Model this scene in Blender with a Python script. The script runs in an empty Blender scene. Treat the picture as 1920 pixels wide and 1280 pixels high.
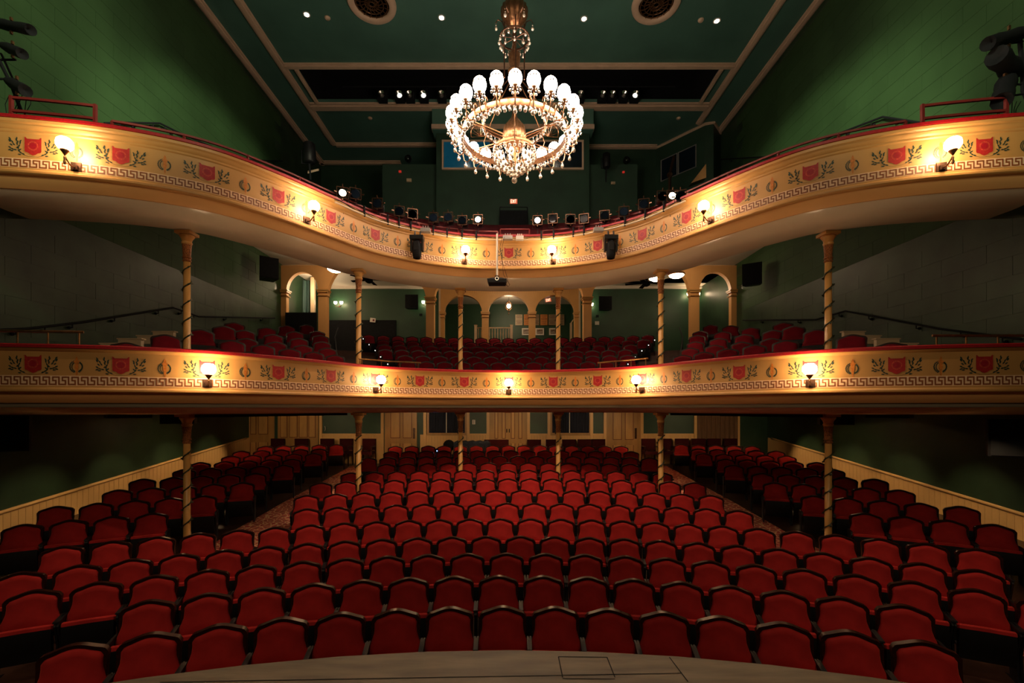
import bpy, math, random
from mathutils import Vector, Matrix
random.seed(4)
C = bpy.context.scene.collection
PI = math.pi
EYE = 2.85          # camera height above the orchestra floor
F = 850.0           # focal length in pixels of a 1920 wide frame
AX = 954.0          # pixel column of the hall's axis
HZ = 766.0          # pixel row of the horizon
# ---------------------------------------------------------------- camera, world, light, exposure
cam_data = bpy.data.cameras.new('camera')
cam_data.sensor_width = 36.0
cam_data.lens = F / 1920.0 * 36.0
cam_data.shift_x = (960 - AX) / 1920.0
cam_data.shift_y = (HZ - 640) / 1920.0
cam_data.clip_start = 0.05
cam_data.clip_end = 200
cam = bpy.data.objects.new('camera', cam_data)
C.objects.link(cam)
cam.location = (0, 0, EYE)
cam.rotation_euler = (PI / 2, 0, 0)
bpy.context.scene.camera = cam
sc = bpy.context.scene
sc.view_settings.view_transform = 'Standard'
sc.view_settings.look = 'None'
sc.view_settings.exposure = 1.1
sc.view_settings.gamma = 1.0
sc.view_settings.use_curve_mapping = False
world = bpy.data.worlds.new('world')
sc.world = world
world.use_nodes = True
world.node_tree.nodes['Background'].inputs[0].default_value = (0.10, 0.14, 0.16, 1)
world.node_tree.nodes['Background'].inputs[1].default_value = 0.02
sc.cycles.max_bounces = 5
sc.cycles.diffuse_bounces = 3
sc.cycles.glossy_bounces = 2
sc.cycles.transmission_bounces = 3
sc.cycles.transparent_max_bounces = 6
sc.cycles.sample_clamp_indirect = 1.5
sc.cycles.sample_clamp_direct = 30.0
sc.cycles.use_light_tree = True
sc.cycles.caustics_reflective = False
sc.cycles.caustics_refractive = False

def lamp(name, kind, loc, energy, color, target=None, **kw):
    d = bpy.data.lights.new(name, kind)
    d.energy = energy
    d.color = color
    for k, v in kw.items():
        setattr(d, k, v)
    o = bpy.data.objects.new(name, d)
    C.objects.link(o)
    o.location = loc
    if target is not None:
        o.rotation_euler = (Vector(target) - Vector(loc)).to_track_quat('-Z', 'Y').to_euler()
    return o
WARM = (1.0, 0.55, 0.24)
WALL_E, FILL_E, POOL_E = 6500, 80, 7800
# work lights hung over the stage, behind the camera: they wash the side walls
for _s in (1, -1):
    lamp('stage_wash', 'SPOT', (5.5 * _s, -3.5, 11.5), WALL_E * 1.1, (1.0, 1.0, 0.66), (-9.3 * _s, 14.6 if _s > 0 else 13.8, 9.0 + 0.0), spot_size=math.radians(20), spot_blend=0.6, shadow_soft_size=0.2)
    lamp('stage_wash', 'SPOT', (5.5 * _s, -3.5, 11.5), WALL_E * (.55 if _s > 0 else .35), (1.0, 1.0, 0.66), (-9.3 * _s, 8.2, 9.4), spot_size=math.radians(29), spot_blend=0.8, shadow_soft_size=0.2)
lamp('stage_fill_light', 'AREA', (0, -2.0, 8.5), FILL_E, (1.0, 0.74, 0.46), (0, 9, 2.5), shape='RECTANGLE', size=9, size_y=1.5)  # unseen soft area light added to fill the house

# ---------------------------------------------------------------- materials
def mat(name, col, rough=0.6, metal=0.0, var=0.12, scale=6.0, bump=0.0, emit=None, estr=0.0, spec=0.5, stretch=None, sheen=0.0, coat=0.0, world_co=False):
    m = bpy.data.materials.new(name)
    m.use_nodes = True
    nt = m.node_tree
    b = nt.nodes['Principled BSDF']
    b.inputs['Roughness'].default_value = rough
    b.inputs['Metallic'].default_value = metal
    b.inputs['Specular IOR Level'].default_value = spec
    if sheen:
        b.inputs['Sheen Weight'].default_value = sheen
        b.inputs['Sheen Roughness'].default_value = 0.35
        b.inputs['Sheen Tint'].default_value = (1, 0.15, 0.08, 1)
    if coat:
        b.inputs['Coat Weight'].default_value = coat
        b.inputs['Coat Roughness'].default_value = 0.15
    tc = nt.nodes.new('ShaderNodeTexCoord')
    mp = nt.nodes.new('ShaderNodeMapping')
    if stretch:
        mp.inputs['Scale'].default_value = stretch
    if world_co:
        gp = nt.nodes.new('ShaderNodeNewGeometry')
        nt.links.new(gp.outputs['Position'], mp.inputs['Vector'])
    else:
        nt.links.new(tc.outputs['Object'], mp.inputs['Vector'])
    n = nt.nodes.new('ShaderNodeTexNoise')
    n.inputs['Scale'].default_value = scale
    n.inputs['Detail'].default_value = 4
    nt.links.new(mp.outputs['Vector'], n.inputs['Vector'])
    r = nt.nodes.new('ShaderNodeValToRGB')
    r.color_ramp.elements[0].position = 0.3
    r.color_ramp.elements[1].position = 0.7
    r.color_ramp.elements[0].color = tuple(c * (1 - var) for c in col) + (1,)
    r.color_ramp.elements[1].color = tuple(min(1, c * (1 + var)) for c in col) + (1,)
    nt.links.new(n.outputs['Fac'], r.inputs['Fac'])
    nt.links.new(r.outputs['Color'], b.inputs['Base Color'])
    if bump:
        bp = nt.nodes.new('ShaderNodeBump')
        bp.inputs['Strength'].default_value = bump
        bp.inputs['Distance'].default_value = 0.02
        nt.links.new(n.outputs['Fac'], bp.inputs['Height'])
        nt.links.new(bp.outputs['Normal'], b.inputs['Normal'])
    if emit:
        b.inputs['Emission Color'].default_value = tuple(emit) + (1,)
        b.inputs['Emission Strength'].default_value = estr
    return m
M = {}
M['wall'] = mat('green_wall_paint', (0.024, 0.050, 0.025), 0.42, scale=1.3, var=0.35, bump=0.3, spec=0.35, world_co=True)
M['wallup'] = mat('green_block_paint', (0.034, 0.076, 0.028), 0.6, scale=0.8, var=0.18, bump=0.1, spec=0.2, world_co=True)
M['ceil'] = mat('teal_ceiling_paint', (0.07, 0.17, 0.13), 0.65, scale=0.7, var=0.15)
M['dkgreen'] = mat('dark_green_paint', (0.020, 0.055, 0.032), 0.5, scale=1.5, var=0.2)
M['midgreen'] = mat('lobby_green_paint', (0.015, 0.062, 0.028), 0.5, scale=1.5, var=0.15)
M['cream'] = mat('cream_trim_paint', (0.62, 0.47, 0.30), 0.4, scale=3, var=0.06)
M['ceiltrim'] = mat('tan_trim_paint', (0.66, 0.47, 0.33), 0.5, scale=3, var=0.08)
M['fascia'] = mat('ochre_fascia_paint', (0.60, 0.32, 0.10), 0.42, scale=2, var=0.08)
M['orange'] = mat('apricot_cove_paint', (0.86, 0.46, 0.17), 0.4, scale=1.2, var=0.07)
M['olive'] = mat('taupe_soffit_paint', (0.78, 0.66, 0.48), 0.22, scale=1.0, var=0.08)
M['band'] = mat('pale_peach_band', (0.95, 0.66, 0.42), 0.5, scale=4, var=0.04)
M['key'] = mat('rust_key_paint', (0.26, 0.075, 0.018), 0.5, scale=30, var=0.15)
M['redrail'] = mat('red_plush_rail', (0.35, 0.006, 0.012), 0.45, scale=40, var=0.2)
M['redpaint'] = mat('red_rail_paint', (0.17, 0.013, 0.010), 0.6, scale=10, var=0.15)
M['shield'] = mat('red_shield_paint', (0.42, 0.02, 0.02), 0.5, scale=30, var=0.15)
M['shieldring'] = mat('shield_ring_paint', (0.50, 0.06, 0.035), 0.5, scale=60, var=0.4)
M['shielddot'] = mat('shield_centre_paint', (0.36, 0.008, 0.02), 0.5, scale=30, var=0.15)
M['leafpaint'] = mat('laurel_paint', (0.025, 0.05, 0.035), 0.5, scale=30, var=0.3)
M['torch'] = mat('torch_paint', (0.62, 0.20, 0.03), 0.5, scale=30, var=0.2)
M['gold'] = mat('gilt_outline_paint', (0.50, 0.26, 0.07), 0.45, scale=30, var=0.15)
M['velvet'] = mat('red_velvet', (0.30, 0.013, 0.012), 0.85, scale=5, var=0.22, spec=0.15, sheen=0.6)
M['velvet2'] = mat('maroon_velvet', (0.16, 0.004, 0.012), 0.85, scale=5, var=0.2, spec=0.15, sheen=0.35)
M['velvet3'] = mat('dark_maroon_cloth', (0.035, 0.003, 0.004), 0.9, scale=5, var=0.2, spec=0.15)
M['dkwood'] = mat('mahogany_frame', (0.022, 0.005, 0.003), 0.3, scale=8, var=0.3, stretch=(1, 1, 5), spec=0.3)
M['black'] = mat('black_enamel', (0.005, 0.005, 0.006), 0.5, scale=10, var=0.2, spec=0.3)
M['blackm'] = mat('matt_black', (0.008, 0.009, 0.011), 0.8, scale=10, var=0.2, spec=0.2)
M['brass'] = mat('brass', (0.55, 0.30, 0.12), 0.3, metal=1.0, scale=20, var=0.2)
M['bronze'] = mat('antique_bronze', (0.27, 0.135, 0.065), 0.35, metal=0.9, scale=25, var=0.25)
M['dkbronze'] = mat('dark_bronze', (0.10, 0.05, 0.03), 0.35, metal=0.8, scale=25, var=0.3)
M['chrome'] = mat('polished_steel', (0.7, 0.68, 0.65), 0.2, metal=1.0, scale=20, var=0.05)
M['grey'] = mat('grey_metal', (0.35, 0.33, 0.31), 0.45, metal=0.3, scale=20, var=0.1)
M['white'] = mat('white_paint', (0.75, 0.70, 0.62), 0.5, scale=10, var=0.04)
M['whiteceil'] = mat('white_ceiling_paint', (0.72, 0.66, 0.56), 0.6, scale=2, var=0.04)
M['col'] = mat('golden_column_paint', (0.66, 0.35, 0.10), 0.35, scale=6, var=0.12, stretch=(1, 1, 0.4))
M['gilt'] = mat('gilt_capital', (0.34, 0.12, 0.03), 0.35, metal=0.15, scale=60, var=0.7, bump=1.0)
M['vine'] = mat('green_vine', (0.035, 0.045, 0.018), 0.45, scale=50, var=0.4)
M['board'] = mat('cream_board_paint', (0.74, 0.46, 0.18), 0.4, scale=5, var=0.08, stretch=(1, 1, 0.3))
M['doorp'] = mat('ochre_door_paint', (0.44, 0.245, 0.08), 0.4, scale=6, var=0.15, stretch=(1, 1, 0.2))
M['doorpan'] = mat('ochre_panel_paint', (0.56, 0.32, 0.11), 0.4, scale=6, var=0.15, stretch=(1, 1, 0.2))
M['groove'] = mat('rust_groove', (0.14, 0.035, 0.012), 0.6, scale=6, var=0.1)
M['stage'] = mat('stage_board', (0.13, 0.10, 0.064), 0.55, scale=3.5, var=0.4, bump=0.2, stretch=(0.6, 3, 1))
M['floor'] = mat('dark_floor_boards', (0.035, 0.014, 0.008), 0.4, scale=4, var=0.4)
M['step'] = mat('stair_wood', (0.10, 0.035, 0.02), 0.4, scale=4, var=0.3)
M['bluecurtain'] = mat('blue_black_curtain', (0.008, 0.012, 0.028), 0.8, scale=8, var=0.5, stretch=(6, 6, 0.2))
M['tealcurtain'] = mat('teal_curtain', (0.05, 0.12, 0.11), 0.6, scale=5, var=0.5, stretch=(5, 5, 0.15))
M['redcurtain'] = mat('red_curtain', (0.45, 0.02, 0.02), 0.7, scale=8, var=0.3, stretch=(6, 6, 0.2))
M['browncurtain'] = mat('tan_curtain', (0.16, 0.085, 0.04), 0.8, scale=8, var=0.3, stretch=(6, 6, 0.2))
M['fabricblk'] = mat('dark_blue_cover', (0.010, 0.018, 0.035), 0.85, scale=6, var=0.5, bump=0.8)
M['woodpanel'] = mat('brown_wood_panel', (0.22, 0.10, 0.035), 0.45, scale=6, var=0.25, stretch=(1, 1, 0.3))
M['screenblue'] = mat('booth_glass', (0.01, 0.03, 0.045), 0.12, scale=3, var=0.3, emit=(0.0, 0.10, 0.17), estr=0.13)
M['darkglass'] = mat('dark_glass', (0.006, 0.012, 0.022), 0.15, scale=3, var=0.3)
M['globe'] = mat('lit_opal_globe', (1, 0.95, 0.85), 0.3, var=0.0, emit=(1.0, 0.66, 0.36), estr=40)
M['globec'] = mat('lit_frosted_globe', (1, 0.95, 0.9), 0.3, var=0.0, emit=(1.0, 0.76, 0.58), estr=27)
M['bulb'] = mat('lit_bulb', (1, 0.9, 0.8), 0.3, var=0.0, emit=(1.0, 0.70, 0.42), estr=14)
M['downl'] = mat('lit_downlight', (1, 0.95, 0.9), 0.3, var=0.0, emit=(1.0, 0.80, 0.62), estr=60)
M['parlit'] = mat('lit_par_lens', (1, 0.95, 0.9), 0.3, var=0.0, emit=(1.0, 0.66, 0.36), estr=14)
M['dome'] = mat('lit_dome', (1, 0.95, 0.9), 0.3, var=0.0, emit=(1.0, 0.70, 0.42), estr=20)
M['soffitfill'] = mat('soffit_fill_lens', (1, 0.95, 0.9), 0.3, var=0.0, emit=(1.0, 0.62, 0.32), estr=35)  # glowing lens of the added lights under the lower balcony
M['exitglow'] = mat('exit_sign_face', (0.5, 0.08, 0.05), 0.5, var=0.0, emit=(1.0, 0.16, 0.06), estr=0.22)
M['exitink'] = mat('exit_letters', (0.9, 0.8, 0.7), 0.4, var=0.0, emit=(1.0, 0.75, 0.5), estr=0.8)
M['led'] = mat('blue_led', (0.2, 0.4, 1), 0.4, var=0.0, emit=(0.12, 0.3, 1.0), estr=8)
M['steplight'] = mat('lit_step_light', (1, 0.9, 0.8), 0.4, var=0.0, emit=(0.9, 0.85, 0.75), estr=3)
M['redled'] = mat('red_beacon', (0.5, 0.02, 0.02), 0.4, var=0.0, emit=(1.0, 0.05, 0.03), estr=0.15)
M['postercream'] = mat('cream_poster_paper', (0.62, 0.50, 0.34), 0.6, scale=20, var=0.06)
M['posterorange'] = mat('orange_poster_paper', (0.62, 0.24, 0.05), 0.6, scale=20, var=0.08)
M['postertan'] = mat('tan_poster_paper', (0.30, 0.22, 0.12), 0.6, scale=20, var=0.08)
M['ink'] = mat('printing_ink', (0.10, 0.02, 0.015), 0.6, scale=20, var=0.1)
M['photo'] = mat('sepia_picture', (0.20, 0.13, 0.08), 0.4, scale=14, var=0.6)

def crystal_mat():
    m = bpy.data.materials.new('cut_crystal')
    m.use_nodes = True
    b = m.node_tree.nodes['Principled BSDF']
    n = m.node_tree.nodes.new('ShaderNodeTexNoise')
    n.inputs['Scale'].default_value = 30
    r = m.node_tree.nodes.new('ShaderNodeValToRGB')
    r.color_ramp.elements[0].color = (0.75, 0.55, 0.42, 1)
    r.color_ramp.elements[1].color = (1, 0.92, 0.85, 1)
    m.node_tree.links.new(n.outputs['Fac'], r.inputs['Fac'])
    m.node_tree.links.new(r.outputs['Color'], b.inputs['Base Color'])
    b.inputs['Roughness'].default_value = 0.12
    b.inputs['Transmission Weight'].default_value = 0.2
    b.inputs['Metallic'].default_value = 0.3
    b.inputs['IOR'].default_value = 1.5
    return m
M['crystal'] = crystal_mat()

def carpet_mat():
    m = bpy.data.materials.new('red_figured_carpet')
    m.use_nodes = True
    nt = m.node_tree
    b = nt.nodes['Principled BSDF']
    b.inputs['Roughness'].default_value = 0.9
    tc = nt.nodes.new('ShaderNodeTexCoord')
    v = nt.nodes.new('ShaderNodeTexVoronoi')
    v.inputs['Scale'].default_value = 9.0
    v.feature = 'DISTANCE_TO_EDGE'
    w = nt.nodes.new('ShaderNodeTexNoise')
    w.inputs['Scale'].default_value = 9
    w.inputs['Distortion'].default_value = 2.5
    nt.links.new(tc.outputs['Object'], v.inputs['Vector'])
    nt.links.new(tc.outputs['Object'], w.inputs['Vector'])
    mx = nt.nodes.new('ShaderNodeMath')
    mx.operation = 'MULTIPLY'
    nt.links.new(v.outputs['Distance'], mx.inputs[0])
    nt.links.new(w.outputs['Fac'], mx.inputs[1])
    r = nt.nodes.new('ShaderNodeValToRGB')
    r.color_ramp.interpolation = 'CONSTANT'
    e = r.color_ramp.elements
    e[0].position = 0.0
    e[0].color = (0.50, 0.28, 0.13, 1)
    e[1].position = 0.035
    e[1].color = (0.30, 0.012, 0.015, 1)
    x = e.new(0.11)
    x.color = (0.20, 0.05, 0.02, 1)
    nt.links.new(mx.outputs[0], r.inputs['Fac'])
    nt.links.new(r.outputs['Color'], b.inputs['Base Color'])
    return m
M['carpet'] = carpet_mat()

def grille_mat():
    m = mat('bronze_grille', (0.16, 0.08, 0.035), 0.4, metal=0.7, scale=30, var=0.6, bump=0.8)
    return m
M['grille'] = grille_mat()

# ---------------------------------------------------------------- mesh helpers
def W(px, py, d):
    return Vector(((px - AX) * d / F, d, EYE + (HZ - py) * d / F))

class MB:
    def __init__(s):
        s.v = []; s.f = []
    def add(s, v, f):
        o = len(s.v)
        s.v += [tuple(p) for p in v]
        s.f += [tuple(i + o for i in q) for q in f]
    def hexa(s, p):   # p: 8 points, bottom 4 then top 4
        s.add(p, [(0, 3, 2, 1), (4, 5, 6, 7), (0, 1, 5, 4), (1, 2, 6, 5), (2, 3, 7, 6), (3, 0, 4, 7)])
    def box(s, c, size, rz=0.0, rx=0.0):
        x, y, z = size[0] / 2, size[1] / 2, size[2] / 2
        R = Matrix.Rotation(rz, 3, 'Z') @ Matrix.Rotation(rx, 3, 'X')
        P = [Vector((a, b, d)) for d in (-z, z) for a, b in ((-x, -y), (x, -y), (x, y), (-x, y))]
        s.hexa([R @ p + Vector(c) for p in P])
    def bb(s, x0, x1, y0, y1, z0, z1):
        s.box(((x0 + x1) / 2, (y0 + y1) / 2, (z0 + z1) / 2), (abs(x1 - x0), abs(y1 - y0), abs(z1 - z0)))
    def tube(s, pts, r, n=6, closed=False):
        pts = [Vector(p) for p in pts]
        m = len(pts)
        rr = r if isinstance(r, (list, tuple)) else [r] * m
        rings = []
        prev = None
        for i in range(m):
            a = pts[i - 1] if (i > 0 or closed) else pts[i]
            b = pts[(i + 1) % m] if (i < m - 1 or closed) else pts[i]
            t = (b - a).normalized()
            if prev is None:
                u = t.orthogonal().normalized()
            else:
                u = prev - t * prev.dot(t)
                u = u.normalized() if u.length > 1e-6 else t.orthogonal().normalized()
            prev = u
            w = t.cross(u)
            rings.append([pts[i] + (u * math.cos(2 * PI * k / n) + w * math.sin(2 * PI * k / n)) * rr[i] for k in range(n)])
        v = [p for q in rings for p in q]
        f = []
        for i in range(m if closed else m - 1):
            j = (i + 1) % m
            for k in range(n):
                l = (k + 1) % n
                f.append((i * n + k, i * n + l, j * n + l, j * n + k))
        if not closed:
            f.append(tuple(range(n))[::-1])
            f.append(tuple((m - 1) * n + k for k in range(n)))
        s.add(v, f)
    def lathe(s, prof, c=(0, 0, 0), n=12, flute=0.0, R=None):
        v = []
        for (r, z) in prof:
            for k in range(n):
                a = 2 * PI * k / n
                q = r * (1 + (flute if k % 2 else 0))
                p = Vector((q * math.cos(a), q * math.sin(a), z))
                if R is not None:
                    p = R @ p
                v.append(p + Vector(c))
        f = []
        m = len(prof)
        for i in range(m - 1):
            for k in range(n):
                l = (k + 1) % n
                f.append((i * n + k, i * n + l, (i + 1) * n + l, (i + 1) * n + k))
        if prof[0][0] > 1e-4:
            f.append(tuple(range(n))[::-1])
        if prof[-1][0] > 1e-4:
            f.append(tuple((m - 1) * n + k for k in range(n)))
        s.add(v, f)
    def ball(s, c, r, n=8, m=6, sz=1.0):
        s.lathe([(max(r * math.sin(PI * i / m), 1e-5), -r * sz * math.cos(PI * i / m)) for i in range(m + 1)], c, n)
    def prism(s, poly, off):      # poly: 3D points, off: extrusion vector
        n = len(poly)
        off = Vector(off)
        v = [Vector(p) for p in poly] + [Vector(p) + off for p in poly]
        f = [tuple(range(n))[::-1], tuple(range(n, 2 * n))]
        for i in range(n):
            j = (i + 1) % n
            f.append((i, j, n + j, n + i))
        s.add(v, f)
    def strip(s, A, B, flip=False):   # two equal polylines
        n = len(A)
        s.add(list(A) + list(B), [((i, i + 1, n + i + 1, n + i) if not flip else (i, n + i, n + i + 1, i + 1)) for i in range(n - 1)])
    def build(s, name, m, parent=None, smooth=False, loc=None):
        me = bpy.data.meshes.new(name)
        me.from_pydata(s.v, [], s.f)
        me.materials.append(M[m] if isinstance(m, str) else m)
        if smooth:
            me.polygons.foreach_set('use_smooth', [True] * len(me.polygons))
        me.update()
        o = bpy.data.objects.new(name, me)
        C.objects.link(o)
        if parent is not None:
            o.parent = parent
        if loc is not None:
            o.location = loc
        return o

def fixnormals(o):
    import bmesh
    bm = bmesh.new()
    bm.from_mesh(o.data)
    bmesh.ops.recalc_face_normals(bm, faces=bm.faces)
    bm.to_mesh(o.data)
    bm.free()
    return o

def smooth_by_angle(o, deg=40):
    me = o.data
    me.polygons.foreach_set('use_smooth', [True] * len(me.polygons))
    me.set_sharp_from_angle(angle=math.radians(deg))
    return o

def tag(o, label=None, cat=None, group=None, kind=None):
    if label: o['label'] = label
    if cat: o['category'] = cat
    if group: o['group'] = group
    if kind: o['kind'] = kind
    return o
def thing(name, label, cat, loc=(0, 0, 0), rz=0.0, group=None):
    o = bpy.data.objects.new(name, None)
    o.empty_display_size = 0.1
    C.objects.link(o)
    o.location = loc
    o.rotation_euler = (0, 0, rz)
    return tag(o, label, cat, group)
def copy_tree(o, loc, rz=0.0, label=None, group=None):
    r = o.copy()
    C.objects.link(r)
    r.location = loc
    r.rotation_euler = (0, 0, rz)
    if label: r['label'] = label
    if group: r['group'] = group
    for ch in o.children:
        c = ch.copy()
        C.objects.link(c)
        c.parent = r
        for g in ch.children:
            d = g.copy()
            C.objects.link(d)
            d.parent = c
    return r
def wpt(o, p):      # world point to local of an unrotated empty
    return Vector(p) - o.location
ORD = ['zeroth', 'first', 'second', 'third', 'fourth', 'fifth', 'sixth', 'seventh', 'eighth', 'ninth', 'tenth', 'eleventh', 'twelfth',
       'thirteenth', 'fourteenth', 'fifteenth', 'sixteenth', 'seventeenth', 'eighteenth', 'nineteenth', 'twentieth']
for _u in ('first', 'second', 'third', 'fourth', 'fifth', 'sixth', 'seventh', 'eighth', 'ninth'):
    ORD.append('twenty-' + _u)
ORD.append('thirtieth')

# ---------------------------------------------------------------- the balcony front line
S = 1.08    # spacing of the painted shields along the line
HALF = [(0, 11.0), (1.07, 10.9), (2.06, 10.5), (2.90, 9.85), (3.51, 8.95), (4.10, 8.07), (4.83, 7.26), (5.80, 6.78), (6.86, 6.54), (7.93, 6.42), (9.25, 6.36)]
CP = [(-x, y) for x, y in HALF[:0:-1]] + HALF
NS = 14
DP = []
for i in range(len(CP) - 1):
    p0 = Vector(CP[max(i - 1, 0)]); p1 = Vector(CP[i]); p2 = Vector(CP[i + 1]); p3 = Vector(CP[min(i + 2, len(CP) - 1)])
    for k in range(NS):
        t = k / NS
        DP.append(0.5 * ((2 * p1) + (p2 - p0) * t + (2 * p0 - 5 * p1 + 4 * p2 - p3) * t * t + (3 * p1 - p0 - 3 * p2 + p3) * t ** 3))
DP.append(Vector(CP[-1]))
CUM = [0.0]
for i in range(1, len(DP)):
    CUM.append(CUM[-1] + (DP[i] - DP[i - 1]).length)
MID = 10 * NS
CUM = [c - CUM[MID] for c in CUM]
SIDX = [CUM[k * NS] for k in range(len(CP))]     # arc length at each control point (= each shield)
import bisect
def path(s):
    i = min(max(bisect.bisect_right(CUM, s) - 1, 0), len(DP) - 2)
    t = (s - CUM[i]) / (CUM[i + 1] - CUM[i])
    p = DP[i].lerp(DP[i + 1], t)
    a = DP[max(i - 1, 0)]; b = DP[min(i + 2, len(DP) - 1)]
    tg = (b - a).normalized()
    return p, tg, Vector((tg.y, -tg.x))      # normal points to the stage
def pp(s, n, z):
    p, t, nn = path(s)
    q = p + nn * n
    return Vector((q.x, q.y, EYE + z))
def shield_s(i):   # arc position of shield number i (fractions allowed)
    k = i + 10
    a = int(math.floor(k)); a = min(max(a, 0), 19)
    return SIDX[a] + (SIDX[a + 1] - SIDX[a]) * (k - a)
SMAX = SIDX[-1]
def srange(s0, s1, step=0.12):
    n = max(2, int(abs(s1 - s0) / step) + 1)
    return [s0 + (s1 - s0) * i / (n - 1) for i in range(n)]
def sweep(mb, prof, s0, s1, step=0.13):
    ss = srange(s0, s1, step)
    m = len(prof)
    v = [pp(s, n, z) for s in ss for (n, z) in prof]
    f = []
    for i in range(len(ss) - 1):
        for k in range(m - 1):
            f.append((i * m + k, i * m + k + 1, (i + 1) * m + k + 1, (i + 1) * m + k))
    mb.add(v, f)
# orchestra floor profile by radius about (0,-5)
FZ = [(0, -2.85), (12, -2.85), (12.8, -2.78), (13.65, -2.68), (14.49, -2.58), (15.3, -2.47), (16.2, -2.38), (17, -2.30), (18.3, -2.20), (21.3, -1.98), (40, -1.9)]
def fz(R):
    for i in range(len(FZ) - 1):
        if R <= FZ[i + 1][0]:
            a, b = FZ[i], FZ[i + 1]
            return a[1] + (b[1] - a[1]) * (R - a[0]) / (b[0] - a[0])
    return FZ[-1][1]
def floor_z(x, y):
    return EYE + fz(math.hypot(x, y + 5))
# ================================================================ STRUCTURE
XW = 9.3
ZC = EYE + 12.1
YB = 22.45
# ---- orchestra floor: one stepped-free raked sheet
mb = MB()
rr = [3.2 + 0.5 * i for i in range(42)]
th = [(-75 + 5 * i) * PI / 180 for i in range(31)]
v = []
for R in rr:
    R2 = R + 5
    for t in th:
        x = max(-XW, min(XW, R2 * math.sin(t)))
        v.append((x, max(0.3, min(16.3, R2 * math.cos(t) - 5)), EYE + fz(R2)))
f = []
for i in range(len(rr) - 1):
    for k in range(len(th) - 1):
        f.append((i * 31 + k, i * 31 + k + 1, (i + 1) * 31 + k + 1, (i + 1) * 31 + k))
mb = MB()
GX = [-XW + 0.465 * i for i in range(41)]
GY = [-1 + 0.5 * i for i in range(36)]
mb.add([(x, y, floor_z(x, y)) for y in GY for x in GX], [(j * 41 + i, j * 41 + i + 1, (j + 1) * 41 + i + 1, (j + 1) * 41 + i) for j in range(35) for i in range(40)])
tag(mb.build('floor', 'floor'), kind='structure')
# carpet runners in the two aisles (lie on the floor, things)
for sx, nm in ((-1, 'left'), (1, 'right')):
    pts = [(-6.9, 3.9), (-6.4, 5.6), (-5.35, 7.3), (-4.95, 8.7), (-4.9, 10.5), (-4.85, 12.5), (-4.8, 15.6)]
    A = []; B = []
    for x, y in pts:
        for dx, L in ((-0.62, A), (0.62, B)):
            L.append((sx * (x + dx * (1 if sx < 0 else 1)), y + (0.0 if dx < 0 else 0.0), 0))
    mb = MB()
    def fine(L):
        out = []
        for i in range(len(L) - 1):
            for k in range(6):
                t = k / 6
                out.append((L[i][0] + (L[i + 1][0] - L[i][0]) * t, L[i][1] + (L[i + 1][1] - L[i][1]) * t))
        out.append(L[-1][:2])
        return out
    FA, FB = fine(A), fine(B)
    NW = 5
    v = []
    for a, b in zip(FA, FB):
        for k in range(NW):
            t = k / (NW - 1)
            x = a[0] + (b[0] - a[0]) * t; y = a[1] + (b[1] - a[1]) * t
            v.append((x, y, floor_z(x, y) + 0.015))
    mb.add(v, [(i * NW + k, i * NW + k + 1, (i + 1) * NW + k + 1, (i + 1) * NW + k) for i in range(len(FA) - 1) for k in range(NW - 1)])
    o = mb.build('carpet_runner', 'carpet')
    tag(o, 'red figured carpet runner along the %s aisle between the red seats' % nm, 'carpet')
# ---- stage apron
st = thing('stage_apron', 'dark painted stage edge curving in front of the first seat row', 'stage', (0, 0, 0))
RS = 8.1
ths = [(-48 + 4 * i) * PI / 180 for i in range(25)]
mb = MB()
front = [(RS * math.sin(t), RS * math.cos(t) - 5) for t in ths]
zs = EYE - 1.65
poly = [(x, y, zs) for x, y in front] + [(6.02, -1.0, zs), (-6.02, -1.0, zs)]
mb.prism(poly, (0, 0, -0.04))
fixnormals(mb.build('stage_deck', 'stage', st))
mb = MB()
mb.strip([(x, y - 0.04, zs - 0.04) for x, y in front], [(x, y - 0.04, EYE - 2.86) for x, y in front])
mb.build('stage_front', 'blackm', st)
mb = MB()   # saw cuts of the trap seen in the deck
def cut(a, b):
    a = Vector(a); b = Vector(b)
    d = (b - a).normalized(); n = Vector((-d.y, d.x, 0)) * 0.0035
    mb.add([a - n, b - n, b + n, a + n], [(0, 1, 2, 3)])
def sp(px, py):
    d = (zs - EYE) * F / (HZ - py)
    p = W(px, py, d); p.z = zs + 0.002
    return p
for a, b in (((1047, 1231), (1055, 1270)), ((1047, 1231), (1138, 1232)), ((1138, 1232), (1153, 1270)), ((1055, 1272), (1153, 1273)), ((1255, 1232), (1290, 1278)), ((300, 1279), (1279, 1262))):
    cut(sp(*a), sp(*b))
tag(mb.build('trap_joint', 'blackm', st))

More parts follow.
